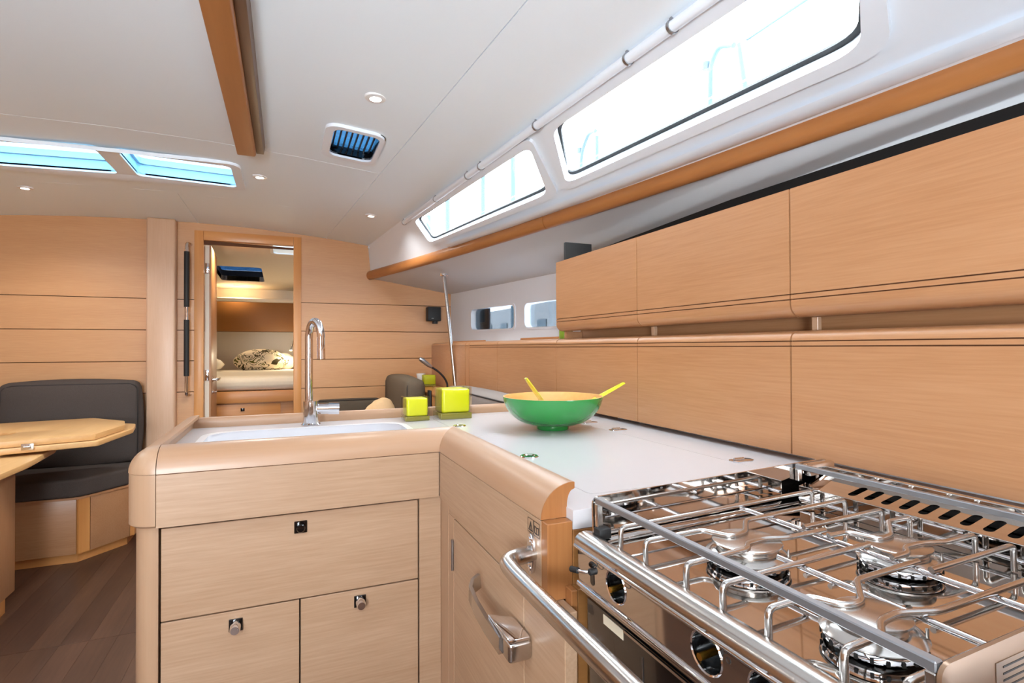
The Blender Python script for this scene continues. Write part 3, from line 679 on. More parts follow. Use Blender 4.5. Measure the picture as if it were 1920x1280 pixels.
# end panel facing the stove
box('end_panel', .392, .98, .700, .718, .06, .914, 'end_panel_shaded', ic, bevel=.001, seg=1)
box('end_post', XF+.001, .3915, .7005, .7215, .815, .9275, 'end_grain_shaded', ic, bevel=.001, seg=1)
box('end_batten', XD+.021, .388, .680, .6995, .06, .835, 'end_grain_shaded', ic, bevel=.001, seg=1)
box('end_batten', .389, .405, .6805, .6995, .06, .835, 'end_panel_shaded', ic, bevel=.001, seg=1)
# warning sticker: triangle and open book
st_ = empty('warning_sticker', (XF, .742, .893), 'small printed warning sticker with triangle and open book on the oak fascia', 'sticker')
xs_ = XF+.0003
def flat_x(poly, name, mat, d): return px(poly, xs_-d, xs_-d+.0003, name, mat, st_)
def frame_x(name, y0, y1, z0, z1, t): return plate(name, [(y0, z0), (y1, z0), (y1, z1), (y0, z1)], [[(y0+t, z0+t), (y1-t, z0+t), (y1-t, z1-t), (y0+t, z1-t)]], lambda p: (xs_-.0008, p[0], p[1]), lambda p: (xs_-.0005, p[0], p[1]), 'ink', st_)
frame_x('sticker_border', .7455, .7665, .8985, .9205, .0006); frame_x('sticker_border', .7245, .7447, .8985, .9205, .0006)
tri = [(.7485, .902), (.7635, .902), (.756, .9165)]
plate('warning_triangle', tri, [[(.7509, .9034), (.7611, .9034), (.756, .9133)]], lambda p: (xs_-.0009, p[0], p[1]), lambda p: (xs_-.0005, p[0], p[1]), 'ink', st_)
flat_x([(.7553, .906), (.7567, .906), (.7567, .911), (.7553, .911)], 'exclamation_bar', 'ink', .0009); flat_x([(.7553, .9042), (.7567, .9042), (.7567, .9055), (.7553, .9055)], 'exclamation_dot', 'ink', .0009)
bk = [(.727, .903), (.7345, .9018), (.742, .903), (.742, .914), (.7345, .9125), (.727, .914)]
plate('book_outline', bk, [[(.7283, .9042), (.734, .9033), (.734, .9115), (.7283, .9125)], [(.7350, .9033), (.7408, .9042), (.7408, .9125), (.7350, .9115)]], lambda p: (xs_-.0009, p[0], p[1]), lambda p: (xs_-.0005, p[0], p[1]), 'ink', st_)

# ------------------------------------------------------------------ crash bar in front of the stove
cb = empty('crash_bar', (.3, .4, .85), 'thick stainless steel crash bar in front of the stove, screwed to the icebox cabinet', 'grab rail')
tube('bar', [(XF, .748, .870), (.300, .744, .868), (.298, .69, .865), (.298, -.35, .865), (.30, -.405, .868), (XF, -.41, .870)], .0125, 'steel_brushed', cb, fil=.042, nf=8, ns=18)
px([(.748+.011*math.cos(2*PI*i/28)*(1.0), .870+.031*math.sin(2*PI*i/28)) for i in range(28)], XF-.006, XF+.0007, 'mounting_plate', 'chrome', cb, bevel=.001)
for dz in (-.022, .022): disc('screw', (XF-.0075, .748, .870+dz), .004, .002, 'chrome', cb, axis='X', n=12, bv=.0004)

# ------------------------------------------------------------------ gimballed stove (built level, then tipped)
sv = empty('gimballed_stove', (.39, .433, .95), 'polished stainless steel gimballed stove with three gas burners and wire pan supports', 'stove')
Y0, Y1 = .216, .650
def mirror_plate_y(name, y0, y1, pts, mat='steel_mirror', **k): return py(pts, y0, y1, name, mat, sv, **k)
box('oven_body', .384, .85, Y0+.012, Y1-.012, .46, .905, 'black_matt', sv, bevel=.002)
tray = plate('hob_tray', rrect(.396, .86, Y0+.003, Y1-.003, .012), [], lambda p: (p[0], p[1], .9145), lambda p: (p[0], p[1], .906), 'steel_mirror', sv)
# shallow raised border left and right of the tray
for y in (Y1-.022, Y0+.006): box('tray_border', .40, .772, y, y+.016, .9146, .920, 'steel_mirror', sv, bevel=.002)
fe = [(.404, .9147), (.400, .921), (.393, .9275), (.384, .930), (.374, .9285), (.3675, .9235), (.3655, .917), (.3655, .9125), (.404, .9125)]
py(fe, Y0-.004, Y1+.002, 'front_edge', 'steel_brushed', sv, smooth=40)
tube('edge_bead', [(.366, Y0-.002, .9135), (.366, Y1, .9135)], .0032, 'chrome', sv)
holes = [circ(.5515, .8965, .0195), circ(.4005, .8960, .0195), circ(.330, .8960, .0195), circ(.262, .8960, .0195)]
cp = plate('control_panel', rrect(Y0-.002, Y1-.008, .869, .9125, .006), holes, lambda p: (.3655, p[0], p[1]), lambda p: (.3685, p[0], p[1]), 'steel_mirror', sv)
for h in holes:
    cy = sum(p[0] for p in h)/len(h); cz_ = sum(p[1] for p in h)/len(h)
    lathe('knob_well', [(.0195, .0), (.0195, .012), (0, .012)], (.3687, cy, cz_), 'black_gloss', cp, axis='X', n=24)
    lathe('well_rim', [(.0190, -.0004), (.0204, -.0014), (.0214, 0)], (.3655, cy, cz_), 'chrome', cp, axis='X', n=24)
    tube('brass_spindle', [(.380, cy, cz_-.001), (.357, cy, cz_-.002)], .0036, 'brass', cp, ns=12)
def sym(y, z, a, b, t=.0009):
    e = lambda k: [(y+k*a*math.cos(2*PI*i/24), z+k*b*math.sin(2*PI*i/24)) for i in range(24)]
    plate('panel_symbol', e(1), [e(1-t/a)], lambda p: (.3651, p[0], p[1]), lambda p: (.3654, p[0], p[1]), 'ink', cp)
sym(.586, .9085, .0075, .0035); sym(.528, .9085, .0075, .0035)
sym(.377, .910, .0028, .0028, .0006); sym(.3725, .9035, .0028, .0028, .0006)
px(circ(.3815, .9055, .0028, 16), .3651, .3654, 'panel_symbol', 'ink', cp)
for i in range(5): box('temperature_mark', .3796, .3801, .5455+i*.0022, .5463+i*.0022, .905+.0012*i, .9085+.0006*i, 'white_cup', cp, bevel=0)
pxs = rrect(.6015, .6105, .876, .897, .004, 4); px(pxs, .3648, .3654, 'lever_slot', 'black_gloss', cp)
tube('lock_lever', [(.366, .608, .893), (.357, .611, .893), (.352, .624, .8915)], .0022, 'chrome', cp, fil=.006)
tube('lever_tip', [(.353, .621, .892), (.350, .634, .890)], .0040, 'black_matt', cp, ns=10)
disc('lever_boss', (.360, .6045, .8945), .0045, .007, 'black_matt', cp, axis='X', n=14)
tube('lower_bead', [(.366, Y0, .8655), (.366, Y1-.008, .8655)], .0045, 'chrome', sv)
tube('lower_bead', [(.369, Y0, .858), (.369, Y1-.010, .858)], .0032, 'steel_brushed', sv)
od = box('oven_door', .3675, .3838, Y0+.008, Y1-.022, .47, .852, 'black_gloss', sv, bevel=.004)
box('door_label', .3668, .3674, .542, .585, .836, .848, 'sticker', od, bevel=0)
box('door_strip', .3665, .3674, Y0+.02, .541, .8465, .8495, 'steel_brushed', od, bevel=0)
tube('door_seam', [(.3672, .505, .49), (.3672, .505, .835)], .0008, 'steel_satin', od, ns=6)
disc('side_screw', (.372, .6285, .818), .0055, .006, 'chrome', sv, axis='X', n=14)
# side fiddles
for ya, yb, mm in ((Y1-.003, Y1, 'steel_mirror'), (Y0, Y0+.003, 'fiddle_wood_reflect')):
    py(rpoly([(.394, .912), (.866, .912), (.866, .9755), (.394, .9755)], .012, 5), ya, yb, 'side_fiddle', mm, sv)
# spare wire along the left fiddle and gimbal pegs
box('corner_block', .392, .412, Y1-.022, Y1-.004, .921, .936, 'black_matt', sv, bevel=.003)
for xb, w in ((.400, .0042), (.788, .0042)):
    box('fiddle_bar', xb-w, xb+w, Y0+.004, Y1-.006, .968, .976, 'alu_bar', sv, bevel=.001, seg=1)
    for yy in (Y1-.012, Y0+.004): box('bar_post', xb-.0045, xb+.0045, yy, yy+.0075, .922 if xb < .5 else .948, .968, 'steel_brushed', sv, bevel=.001, seg=1)
# slotted back strip
sl_y = [.552-.0245*i for i in range(14)]
SL = [rrect(.786, .822, y-.0058, y+.0058, .0056, 5) for y in sl_y if y > Y0+.02]
plate('vent_strip', [(.775, Y0+.003), (.836, Y0+.003), (.836, Y1-.02), (.775, Y1-.02)], SL, lambda p: (p[0], p[1], .944+(p[0]-.775)*.18), lambda p: (p[0], p[1], .9425+(p[0]-.775)*.18), 'steel_mirror', sv)
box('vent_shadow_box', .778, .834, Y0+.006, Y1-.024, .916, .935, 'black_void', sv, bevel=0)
box('vent_lip', .7735, .7755, Y0+.003, Y1-.02, .9148, .9445, 'steel_mirror', sv, bevel=.0005, seg=1)
tube('vent_bead', [(.772, Y0+.006, .925), (.772, Y1-.022, .925)], .0022, 'chrome', sv, ns=8)
box('back_upstand', .838, .843, Y0+.004, Y1-.006, .9148, .968, 'steel_mirror', sv, bevel=.001, seg=1)
tube('back_roll', [(.852, Y0+.004, .957), (.852, Y1-.006, .957)], .0095, 'steel_brushed', sv, ns=14)
box('corner_bracket', .80, .862, Y1-.02, Y1-.0035, .9545, .9745, 'steel_mirror', sv, bevel=.004)
# burners
for bi, (bx, by, rc, rf) in enumerate(((.521, .498, .0405, .0475), (.664, .4085, .0345, .0425), (.483, .3205, .0315, .0415))):
    b = empty('burner', (bx, by, .9146)); b.parent = sv; b.location = Vector((bx, by, .9146))-WL[sv]
    b['label'] = ('large front burner nearest the counter', 'middle burner at the back', 'small front burner nearest the camera')[bi]
    lathe('burner_bowl', [(0, 0), (rf*.82, 0), (rf*.93, .005), (rf*.96, .0095), (rf*.80, .0095), (0, .0095)], (bx, by, .9148), 'black_gloss', b, n=36)
    lathe('bowl_ring', [(rf*.93, .003), (rf*.975, .006), (rf*.985, .0105), (rf*.95, .0108)], (bx, by, .9148), 'chrome', b, n=36)
    lathe('flange', [(0, .0115), (rf, .0115), (rf*1.02, .013), (rf*.86, .0185), (rc*.86, .020), (0, .020)], (bx, by, .9148), 'burner_alu', b, n=36)
    lathe('cap', [(rc*.86, .0195), (rc*.9, .0245), (rc, .0268), (rc*.985, .0285), (rc*.93, .0292), (0, .0292)], (bx, by, .9148), 'burner_alu', b, n=36)
    for q in range(22):
        a = 2*PI*q/22; r = rf*.955
        hole = mk('port_slot', [(bx+r*math.cos(a+s*.035)+dr_*math.cos(a), by+r*math.sin(a+s*.035)+dr_*math.sin(a), z) for s in (-1, 1) for dr_ in (0, .0016) for z in (.9185, .9225)], BOXF, 'black_void', b, smooth=0)
    tube('igniter', [(bx+rf*.6, by-rf*.75, .916), (bx+rf*.6, by-rf*.75, .938)], .0014, 'steel_brushed', b, ns=8)
# pan supports
ps = empty('pan_support', (.58, .44, .915)); ps.parent = sv; ps.location = Vector((.58, .44, .915))-WL[sv]; ps['label'] = 'bent steel wire pan support grid'
ZT, ZF = .9455, .9162
wires = dict(
 A=([(.407, .600), (.762, .597)], 3), B=([(.407, .547), (.493, .544), (.508, .511), (.535, .513), (.569, .545), (.762, .543)], 3),
 C=([(.405, .472), (.497, .473), (.508, .4845), (.535, .487), (.564, .476), (.626, .473)], 1), D=([(.612, .492), (.762, .490)], 2),
 E=([(.405, .4185), (.628, .4195)], 1), F=([(.612, .458), (.643, .456), (.653, .424), (.676, .424), (.722, .456), (.763, .454)], 2),
 G=([(.405, .363), (.457, .363), (.470, .336), (.490, .334), (.528, .365), (.626, .365)], 1),
 H=([(.612, .383), (.641, .383), (.653, .3945), (.677, .3945), (.709, .383), (.763, .381)], 2),
 I=([(.615, .346), (.763, .344)], 2), J=([(.405, .291), (.451, .291), (.471, .3055), (.498, .3075), (.530, .294), (.763, .290)], 3), K=([(.405, .245), (.763, .243)], 3))
for nm, (pp, legs) in wires.items():
    P3 = [(x, y, ZT) for x, y in pp]
    if legs & 1: P3 = [(pp[0][0], pp[0][1], ZF)]+P3
    if legs & 2: P3 = P3+[(pp[-1][0], pp[-1][1], ZF)]
    tube('wire', P3, .0034, 'steel_brushed', ps, ns=8, fil=.008, nf=4)
    if legs & 1: disc('wire_foot', (pp[0][0], pp[0][1], .9147), .0046, .002, 'chrome', ps, n=12, bv=.0004)
for x, y0, y1 in ((.6195, .236, .602), (.5205, .236, .452)):
    tube('cross_wire', [(x, y0, ZT-.0066), (x, y1, ZT-.0066)], .0032, 'chrome', ps, ns=8)
tube('clamp_wire', [(.43, .6205, .934), (.76, .6195, .934)], .0016, 'chrome', ps, ns=6)
lbp = box('rating_label', .455, .66, Y0-.0006, Y0-.0001, .919, .962, 'label_bronze', sv, bevel=0)
for i in range(8): box('text_line', .463, .65-.02*(i % 3), Y0-.0009, Y0-.0006, .957-.0048*i, .9583-.0048*i, 'ink', lbp, bevel=0)
sv.rotation_euler = (0, math.radians(-1.9), 0)
# wooden corner block and printed plate at the near side of the stove bay
sb = empty('stove_bay_cheek', (.6, .17, .06), 'pale wooden cheek of the stove bay, cut off by the lower right corner', 'cabinet')
box('cheek_post', .375, .425, .15, .196, .06, .972, 'oak_solid_z', sb, bevel=.004)
box('cheek_panel', .426, .88, .150, .168, .06, .912, 'pale_x', sb)



# ------------------------------------------------------------------ things on the worktop
bc = (.728, 1.42, ZW+.0003)
bw = empty('salad_bowl', bc, 'round green lacquered bowl with bamboo inside, standing on the white worktop', 'bowl')
po = [(0, 0), (.046, 0), (.0475, .002), (.0475, .011), (.046, .0125)]
for i in range(13): a = i/12; po.append((.05+.098*math.sin(a*PI/2*.93), .0135+.086*(1-math.cos(a*PI/2*.97))/1.0))
rim_r, rim_z = po[-1]
po += [(rim_r-.001, rim_z+.0015)]
lathe('shell', po+[(max(r-.0022, 0), z+.0012) for r, z in reversed(po[5:-1])]+[(0, .0150)], bc, 'bowl_green', bw, n=64, smooth=40)
pin = [(rim_r-.0008, rim_z+.0018), (rim_r-.004, rim_z+.002)]
for i in range(12, -1, -1): a = i/12; pin.append((.045+.098*math.sin(a*PI/2*.93), .019+.080*(1-math.cos(a*PI/2*.97))))
pin.append((0, .0185))
lathe('lining', pin, bc, 'bamboo', bw, n=64, smooth=60)
def server(name, a, b, label, wid):
    a, b = Vector(a), Vector(b); d = (b-a).normalized(); s = d.cross(Vector((0, 0, 1))).normalized(); u_ = s.cross(d)
    t = empty(name, a, label, 'server', 'salad servers')
    V = []; Fc = []; N_ = 10
    for i in range(N_+1):
        f = i/N_; w = wid*(1.25-.55*f) if f < .9 else wid*.7*(1-(f-.9)*3)
        if i == 0: w = wid*.8
        h = .0035
        c = a+(b-a)*f
        for ss, hh in ((-1, -h*.4), (-.55, h), (0, h*.5), (.55, h), (1, -h*.4), (0, -h)): V.append(c+s*(w*ss)+u_*hh)
    for i in range(N_):
        for j in range(6): Fc.append((i*6+j, i*6+(j+1) % 6, (i+1)*6+(j+1) % 6, (i+1)*6+j))
    Fc.append(tuple(range(5, -1, -1))); Fc.append(tuple(N_*6+j for j in range(6)))
    mk('handle', V, Fc, 'server_lime', t, smooth=40)
    e = a+(b-a)*.93
    disc('hang_hole', tuple(e+u_*.003), .0035, .001, 'lime_dark', t, n=12, bv=.0002)
server('salad_server', (.735, 1.452, ZW+.046), (.655, 1.452, ZW+.150), 'translucent lime salad server standing up at the left inside the green bowl', .017)
server('salad_server', (.735, 1.39, ZW+.034), (.978, 1.418, ZW+.128), 'translucent lime salad server resting over the right rim of the green bowl', .013)
def votive(x0, y0, w, label, k=1.0):
    t = empty('glass_cube_vase', (x0+w/2, y0+w/2, ZW), label, 'vase', 'lime glass cubes by the sink')
    h = w*.97; z = ZW+.0003; b = h*.20
    box('glass_base', x0, x0+w, y0, y0+w, z, z+b*.96, 'cube_base', t, bevel=.002)
    prism('lime_liner', rrect(x0+.0045, x0+w-.0045, y0+.0045, y0+w-.0045, w*.10), lambda p: (p[0], p[1], z+b), lambda p: (p[0], p[1], z+h-.004), 'lime', t, bevel=.008*k, seg=4)
    plate('glass_wall', rrect(x0, x0+w, y0, y0+w, .003, 2), [rrect(x0+.0035, x0+w-.0035, y0+.0035, y0+w-.0035, w*.09, 3)], lambda p: (p[0], p[1], z+b), lambda p: (p[0], p[1], z+h), 'cube_glass', t)
votive(.360, 1.748, .080, 'smaller lime glass cube vase beside the tap end of the sink', .7)
votive(.478, 1.745, .108, 'larger lime glass cube vase near the back rail of the worktop')

# ------------------------------------------------------------------ saloon, starboard side behind the sink
ss = empty('saloon_sofa', (.5, 3.7, 0), 'dark upholstered saloon sofa against the forward bulkhead, seen over the back rail', 'sofa')
box('seat_base', .19, .80, 3.28, YB-.002, .0, .36, 'oak_x', ss); pad('seat_cushion', .19, .67, 3.28, 4.06, .361, .46, 'fabric_brown', ss)
pad('back_cushion', .20, .665, 4.065, YB-.012, .462, .805, 'fabric_brown', ss, bulge=.006)
pad('side_backrest', .678, .811, 3.30, 4.06, .40, .985, 'fabric_brown', ss, bulge=.015, r=.045)
tube('piping', [(.694, 3.315, .55), (.692, 3.312, .95), (.72, 3.34, .983), (.72, 4.0, .983)], .004, 'piping_dark', ss, fil=.04)
tube('piping', [(.205, 4.075, .803), (.66, 4.075, .803)], .004, 'piping_dark', ss)
o = box('black_trim_block', .815, .829, 3.24, 3.30, .45, .92, 'black_matt', None, bevel=.004); tag(o, 'black upright block between seat backrest and small side cabinet', 'block')
# pillow
o = pad('throw_pillow', .50, .66, 3.55, 3.66, .475, .80, 'beige_cloth', None, bulge=.04, r=.05); tag(o, 'beige throw pillow leaning on the dark saloon seat', 'pillow')
o.rotation_euler = (0, math.radians(20), 0); o.location.x -= .10; o.location.z += .035
cbn = empty('side_cabinet', (.9, 3.4, 0), 'small honey coloured side cabinet with lamp and lime cube on top', 'cabinet')
box('cabinet_body', .832, .985, 2.99, 4.19, .0, .885, 'honey_z', cbn); 
pz([(.828, 2.985), (.987, 2.985), (.987, 3.07), (1.066, 4.195), (.828, 4.195)], .8855, .902, 'cabinet_top', 'honey_y', cbn, bevel=.004)
bs = empty('side_backrest_cushion', (.9, 2.5, .4), 'grey saloon back cushion along the side lockers, behind the green bowl', 'cushion')
pad('cushion', .83, .975, 2.0, 2.965, .40, .965, 'fabric_grey', bs, bulge=.012, r=.03)
tube('piping', [(.836, 2.02, .955), (.836, 2.945, .955)], .004, 'piping_dark', bs)
o = box('oak_bench', .30, .985, 1.96, 2.975, .0, .385, 'oak_y', None); tag(o, 'oak seat base below the grey back cushion, hidden behind the sink cabinet', 'bench')
# slanted pole
pl = empty('support_pole', (1.03, 3.4, .902), 'thin chrome pole slanting from the side cabinet up to the side deck', 'pole')
tube('pole_tube', [(1.003, 3.31, .906), (.958, 3.42, 1.662)], .0115, 'steel_brushed', pl, ns=14)
disc('pole_foot', (1.003, 3.31, .9022), .024, .006, 'white_cup', pl, n=20); disc('pole_flange', (.958, 3.42, 1.656), .026, .012, 'chrome', pl, n=20)
# gooseneck lamp
gl_ = empty('gooseneck_lamp', (.92, 3.25, .902), 'black gooseneck reading lamp with small chrome head on the side cabinet', 'lamp')
disc('lamp_base', (.918, 3.22, .9022), .014, .016, 'chrome', gl_, n=18)
tube('lamp_neck', [(.918, 3.22, .915), (.924, 3.22, .955), (.905, 3.22, .995), (.868, 3.22, 1.035), (.822, 3.22, 1.065)], .0062, 'black_matt', gl_, fil=.03)
tube('lamp_head', [(.824, 3.22, 1.064), (.80, 3.22, 1.080), (.762, 3.22, 1.110), (.748, 3.22, 1.118)], [.009, .0125, .0145, .010], 'steel_satin', gl_, ns=14)
# lime cube and cup on the cabinet
t = empty('glass_cube_vase', (.955, 3.85, .902), 'lime glass cube vase on the small side cabinet by the bulkhead', 'vase', 'lime glass cubes by the sink')
box('glass_base', .915, 1.005, 3.80, 3.89, .9023, .917, 'cube_base', t, bevel=.002); box('lime_liner', .918, 1.002, 3.803, 3.887, .9175, .985, 'lime_dark', t, bevel=.006, seg=3)
lathe('white_cup', [(0, 0), (.02, 0), (.034, .088), (.031, .088), (.018, .006), (0, .006)], (.93, 3.96, .9023), 'white_cup', None, n=24)
tag(D.objects['white_cup'], 'small white cup behind the lime cube on the side cabinet', 'cup')
# loudspeaker
sp_ = empty('loudspeaker', (1.07, 4.16, 1.37), 'small black loudspeaker on the wooden bulkhead beside the pole', 'loudspeaker')
box('speaker_box', 1.022, 1.128, 4.11, 4.185, 1.392, 1.503, 'black_matt', sp_, bevel=.006, seg=3)
pz(circ(1.085, 4.14, .022, 16), 1.372, 1.392, 'speaker_foot', 'black_matt', sp_); box('badge', 1.05, 1.068, 4.1088, 4.1099, 1.41, 1.414, 'chrome', sp_, bevel=0)
box('wall_bracket', 1.05, 1.11, 4.185, 4.1995, 1.40, 1.46, 'black_matt', sp_)

# ------------------------------------------------------------------ port settee and table
st = empty('settee', (-1.4, 3.9, 0), 'dark grey settee with oak base along the forward bulkhead, behind the table', 'settee')
fx = [(-2.29, 3.66), (-1.05, 3.66), (-.855, 3.90), (-.85, YB-.003), (-2.29, YB-.003)]
def inset(poly, d):
    return [(x, y+d if y < 4 else y) for x, y in poly]
pz([(-2.29, 3.70), (-1.065, 3.70), (-.885, 3.92), (-.885, YB-.003), (-2.29, YB-.003)], 0, .055, 'toe_kick', 'honey_x', st)
pz([(-2.29, 3.665), (-1.062, 3.665), (-1.062, YB-.003), (-2.29, YB-.003)], .0555, .355, 'front_panel', 'oak_x', st, bevel=.001)
pz([(-1.06, 3.665), (-1.05, 3.66), (-1.012, 3.708), (-1.02, YB-.003), (-1.06, YB-.003)], .0555, .355, 'corner_post', 'honey_z', st)
pz([(-1.010, 3.71), (-.866, 3.887), (-.87, YB-.003), (-1.018, YB-.003)], .0555, .355, 'angled_panel', 'oak_x', st, bevel=.001)
pz([(-.864, 3.89), (-.846, 3.912), (-.846, YB-.003), (-.868, YB-.003)], .0555, .355, 'end_post', 'honey_z', st)
pz(rpoly([(-2.29, 3.655), (-1.045, 3.655), (-.85, 3.893), (-.845, YB-.003), (-2.29, YB-.003)], .01, 2), .3555, .368, 'seat_board', 'oak_x', st)
prism('seat_cushion', rpoly([(-2.29, 3.645), (-1.04, 3.645), (-.845, 3.885), (-.842, YB-.006), (-2.29, YB-.006)], .06, 5), lambda p: (p[0], p[1], .3685), lambda p: (p[0], p[1], .468), 'fabric_dark', st, bevel=.018, seg=4, smooth=60)
pad('back_cushion', -1.555, -.862, 4.05, YB-.026, .470, .978, 'fabric_dark', st, bulge=.02, r=.04)
pad('back_cushion', -2.26, -1.562, 4.05, YB-.026, .470, .962, 'fabric_dark', st, bulge=.02, r=.04)
tube('piping', [(-1.53, 4.062, .52), (-1.535, 4.058, .945), (-1.49, 4.060, .965), (-.90, 4.060, .965), (-.862, 4.060, .94), (-.862, 4.062, .52)], .0045, 'piping_dark', st, fil=.03)
# table with folded leaf
tb = empty('saloon_table', (-1.25, 3.0, 0), 'pale wooden saloon table with a folded double leaf and brass hinge, at the left edge', 'table')
box('pedestal_foot', -1.42, -1.16, 2.72, 3.12, 0, .085, 'honey_z', tb); box('pedestal', -1.43, -1.135, 2.70, 3.145, .0855, .684, 'oak_z', tb, bevel=.004)
pz(rpoly([(-1.95, 2.35), (-1.0, 2.58), (-.99, 2.86), (-1.02, 3.26), (-1.08, 3.40), (-1.95, 3.42)], .05), .685, .712, 'table_top', 'table_wood', tb, bevel=.005, seg=3)
LEAF = [(-1.95, 2.83), (-1.15, 3.00), (-.815, 3.10), (-.765, 3.50), (-.80, 3.72), (-1.04, 3.90), (-1.44, 3.83), (-1.95, 3.74)]
lf = pz(rpoly(LEAF, .02), .7245, .7495, 'lower_leaf', 'table_wood', tb, bevel=.004, seg=3)
LF2 = [(-1.95, 2.845), (-1.15, 3.02), (-.835, 3.12), (-.79, 3.45), (-.835, 3.635), (-1.04, 3.86), (-1.44, 3.79), (-1.95, 3.70)]
plate('upper_leaf', rpoly(LF2, .02), [rrect(-1.85, -1.20, 3.26, 3.36, .03)], lambda p: (p[0], p[1], .7785), lambda p: (p[0], p[1], .7525), 'table_wood', tb, bevel=.003)
for xh in (-1.05,):
    dy = .0028
    box('hinge_plate', xh-.022, xh+.022, 3.018, 3.024, .738, .766, 'steel_brushed', tb, bevel=.001); tube('hinge_barrel', [(xh-.012, 3.016, .751), (xh+.012, 3.016, .751)], .006, 'steel_brushed', tb, ns=10)
box('leaf_bearer', -1.5, -1.15, 3.06, 3.38, .7125, .7242, 'honey_x', tb)

# ------------------------------------------------------------------ forward cabin seen through the doorway
cbw = empty('wall_cabin', (-.3, 5.6, 0), kind='structure')
cab = 'cabin_cream'
box('cabin_wall_port', -1.50, -1.46, YB+.05, 7.0, 0, 2.0, cab, cbw, bevel=0); box('cabin_wall_starboard', .92, .96, YB+.05, 7.0, 0, 2.0, cab, cbw, bevel=0)
box('cabin_wall_end', -1.5, .96, 7.0, 7.04, 0, 2.0, cab, cbw, bevel=0); box('cabin_floor', -1.5, .96, YB+.04, 7.04, -.02, -.001, 'walnut_0', cbw, bevel=0)
cz = lambda p: 1.985-.04*(p[1]-YB)
CH = rrect(-.62, -.21, 5.52, 6.38, .05); CS = rrect(-.10, .12, 4.44, 4.78, .04)
ccl = plate('cabin_ceiling', [(-1.5, YB+.045), (.96, YB+.045), (.96, 7.04), (-1.5, 7.04)], [CH, CS], lambda p: (p[0], p[1], cz(p)), lambda p: (p[0], p[1], cz(p)+.05), cab, cbw)
h = empty('cabin_hatch', (-.41, 5.95, 1.9), 'dark blue hatch in the cabin ceiling seen through the doorway', 'hatch')
plate('hatch_wall', grow(CH, .02, .02), [CH], lambda p: (p[0], p[1], cz(p)+.003), lambda p: (p[0], p[1], cz(p)+.11), 'curtain_blue', h)
plate('pane', grow(CH, .02, .02), [], lambda p: (p[0], p[1], cz(p)+.112), lambda p: (p[0], p[1], cz(p)+.118), 'pane_dusk', h)
h = empty('cabin_skylight', (0, 4.6, 1.96), 'small bright skylight at the top right of the doorway', 'skylight')
plate('rim', grow(CS, .015, .015), [grow(CS, -.008, -.008)], lambda p: (p[0], p[1], cz(p)-.01), lambda p: (p[0], p[1], cz(p)-.001), 'white_gel', h)
plate('pane', grow(CS, .02, .02), [], lambda p: (p[0], p[1], cz(p)+.052), lambda p: (p[0], p[1], cz(p)+.058), 'pane_cabin', h)
downlight(-.42, 4.42, cz((0, 4.42)), 'warm downlight just inside the doorway', 28, warm=True, group='cabin downlights')
downlight(-.50, 6.70, cz((0, 6.70)), 'warm downlight beyond the blue hatch in the cabin', 24, warm=True, group='cabin downlights')
# overhead locker with pale lip
ol = empty('cabin_overhead_locker', (-.3, 6.8, 1.38), 'brown overhead locker with pale lip above the cabin bed', 'locker')
box('locker_front', -1.455, .30, 6.70, 6.995, 1.372, 1.70, 'cabin_brown', ol); box('locker_side', .302, .915, 6.25, 6.995, 1.372, 1.70, 'cabin_brown', ol)
box('lip', -1.455, .915, 6.66, 6.995, 1.701, 1.745, 'cabin_cream', ol, bevel=.012, seg=3)
bd = empty('bed', (-.3, 6.0, 0), 'cream cabin bed on a wooden base with one drawer, seen through the doorway', 'bed')
box('bed_base', -1.455, .915, 5.02, 6.99, 0, .72, 'honey_x', bd); box('bed_rail', -1.455, .915, 4.985, 5.015, .728, .825, 'honey_x', bd, bevel=.004)
dwr = box('drawer', -1.3, -.04, 5.0, 5.0195, .45, .718, 'honey_x', bd); box('drawer_knob', -.345, -.315, 4.992, 4.9995, .66, .685, 'black_gloss', dwr)
box('slat_base', -1.455, .915, 5.016, 6.99, .7205, .80, 'honey_x', bd, bevel=0)
pad('mattress', -1.45, .91, 5.0, 6.69, .826, .945, 'linen', bd, bulge=.008, r=.045, nx=10)
o = pad('patterned_pillow', -.46, -.02, 6.28, 6.42, .962, 1.125, 'floral', None, bulge=.05, r=.06); tag(o, 'cream pillow with bold olive flower pattern on the cabin bed', 'pillow')
o = pad('white_pillow', -.12, .08, 6.50, 6.60, .962, 1.09, 'linen', None, bulge=.04, r=.05); tag(o, 'plain cream pillow behind the patterned pillow, at its right', 'pillow', 'plain bed pillows')
o = pad('white_pillow', -.95, -.62, 6.10, 6.35, .962, 1.07, 'linen', None, bulge=.04, r=.05); tag(o, 'plain cream pillow on the cabin bed beside the open door', 'pillow', 'plain bed pillows')
rl = empty('reading_lamp', (.07, 6.2, 1.15), 'slim steel reading lamp over the bed at the right of the doorway', 'lamp')
tube('lamp_arm', [(.10, 6.68, 1.33), (.10, 6.5, 1.33), (.062, 6.30, 1.20), (.052, 6.30, 1.165)], .008, 'steel_satin', rl, fil=.03)
disc('lamp_bulb', (.052, 6.30, 1.152), .012, .012, 'lamp_glow_warm', rl, n=14)
l = D.lights.new('reading_lamp_light', 'POINT'); l.energy = 4.5; l.color = (1, .85, .6); l.shadow_soft_size = .012
lo = D.objects.new('reading_lamp_light', l); COL.objects.link(lo); lo.location = (.052, 6.28, 1.12)

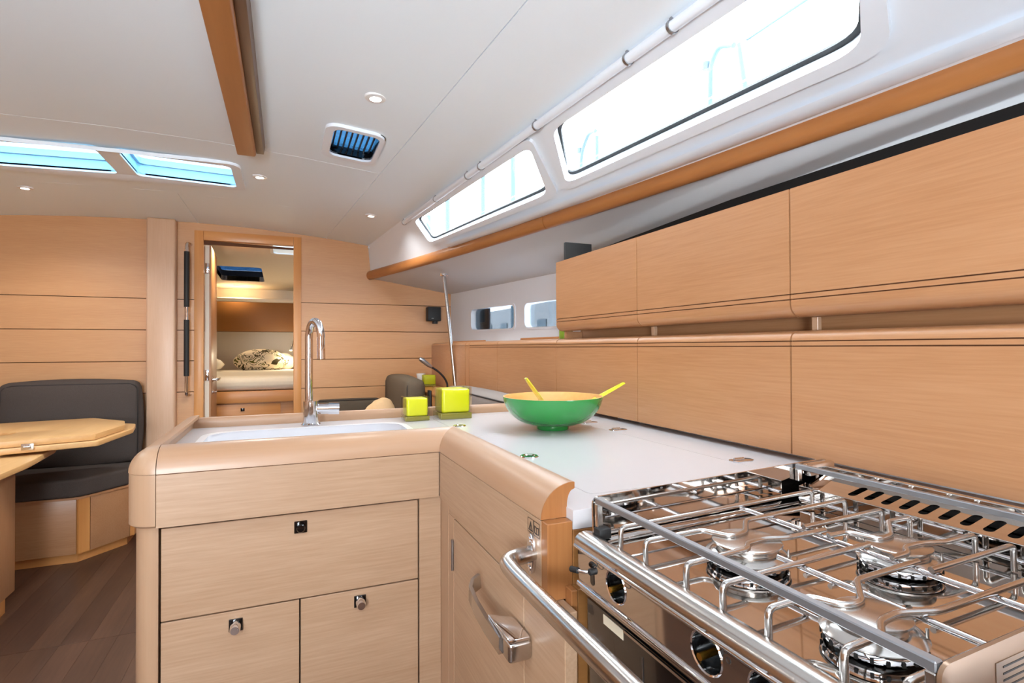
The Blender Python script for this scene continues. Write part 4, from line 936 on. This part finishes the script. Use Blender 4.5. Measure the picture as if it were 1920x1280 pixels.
# ------------------------------------------------------------------ outside: guard wires, stanchions, masts
XO, ZO = 1.9, 2.56
def gate(hoop, post, label):
    t = empty('guardrail_gate', (XO, hoop[0][0], 1.75), label, 'railing', 'guardrail gates outside')
    tube('gate_hoop', [(XO, y, z) for y, z in hoop], .0125, 'outside_grey', t, fil=.06, nf=6)
    tube('gate_post', [(XO, y, z) for y, z in post], .0125, 'outside_grey', t)
    disc('gate_knob', (XO, hoop[1][0]+.03, ZO-.02), .022, .035, 'outside_grey', t, n=12)
gate([(2.04, 1.75), (2.012, 2.55), (1.96, 2.615), (1.865, 2.57)], [(1.70, 1.75), (1.838, 2.56)], 'pale blue guardrail hoop and post outside the large side window, right of centre')
gate([(3.38, 1.75), (3.24, 2.55), (3.15, 2.64), (3.06, 2.62)], [(3.06, 1.75), (3.045, 2.58)], 'pale blue guardrail hoop outside the left end of the large side window')
gw = empty('guard_wire', (XO, 1.5, ZO), 'thin guard wire between the hoops outside the side window', 'wire')
tube('wire', [(XO, -1.5, ZO), (XO, 1.79, ZO-.004)], .007, 'outside_grey', gw, ns=6); tube('wire', [(XO, 2.06, ZO-.004), (XO, 2.5, ZO+.006), (XO, 2.98, ZO+.03)], .0035, 'outside_grey', gw, ns=6)
for i, (x, y, r, lb) in enumerate(((5, 20.0, .10, 'pale mast outside the left tip of the small side window'), (5, 17.4, .09, 'pale mast outside the left half of the small side window'), (5, 13.9, .07, 'pale mast outside the middle of the small side window'), (5, 11.77, .07, 'pale mast outside the right end of the small side window'))):
    o = tube('mast', [(x, y, -.8), (x, y, 7.5 if i else 6.2)], r, 'outside_grey', None, ns=8); tag(o, lb, 'mast', 'masts outside')
qb = empty('harbour_building', (7.4, 14, -1), 'pale harbour building seen through the small hull windows', 'building')
box('building_wall', 7, 7.6, 2, 34, -1, 2.5, 'quay_building', qb, bevel=0)
for i in range(16): box('building_window', 6.97, 7.01, 5+i*1.5, 5.6+i*1.5, 1.2, 2.0, 'outside_grey', qb, bevel=0)
o = box('hull_window_curtain', XH(3.77)+.06, XH(3.77)+.075, 3.66, 3.95, 1.26, 1.52, 'curtain_blue', None, bevel=.004); tag(o, 'dark blue screen behind the left end of the left hull window', 'screen')
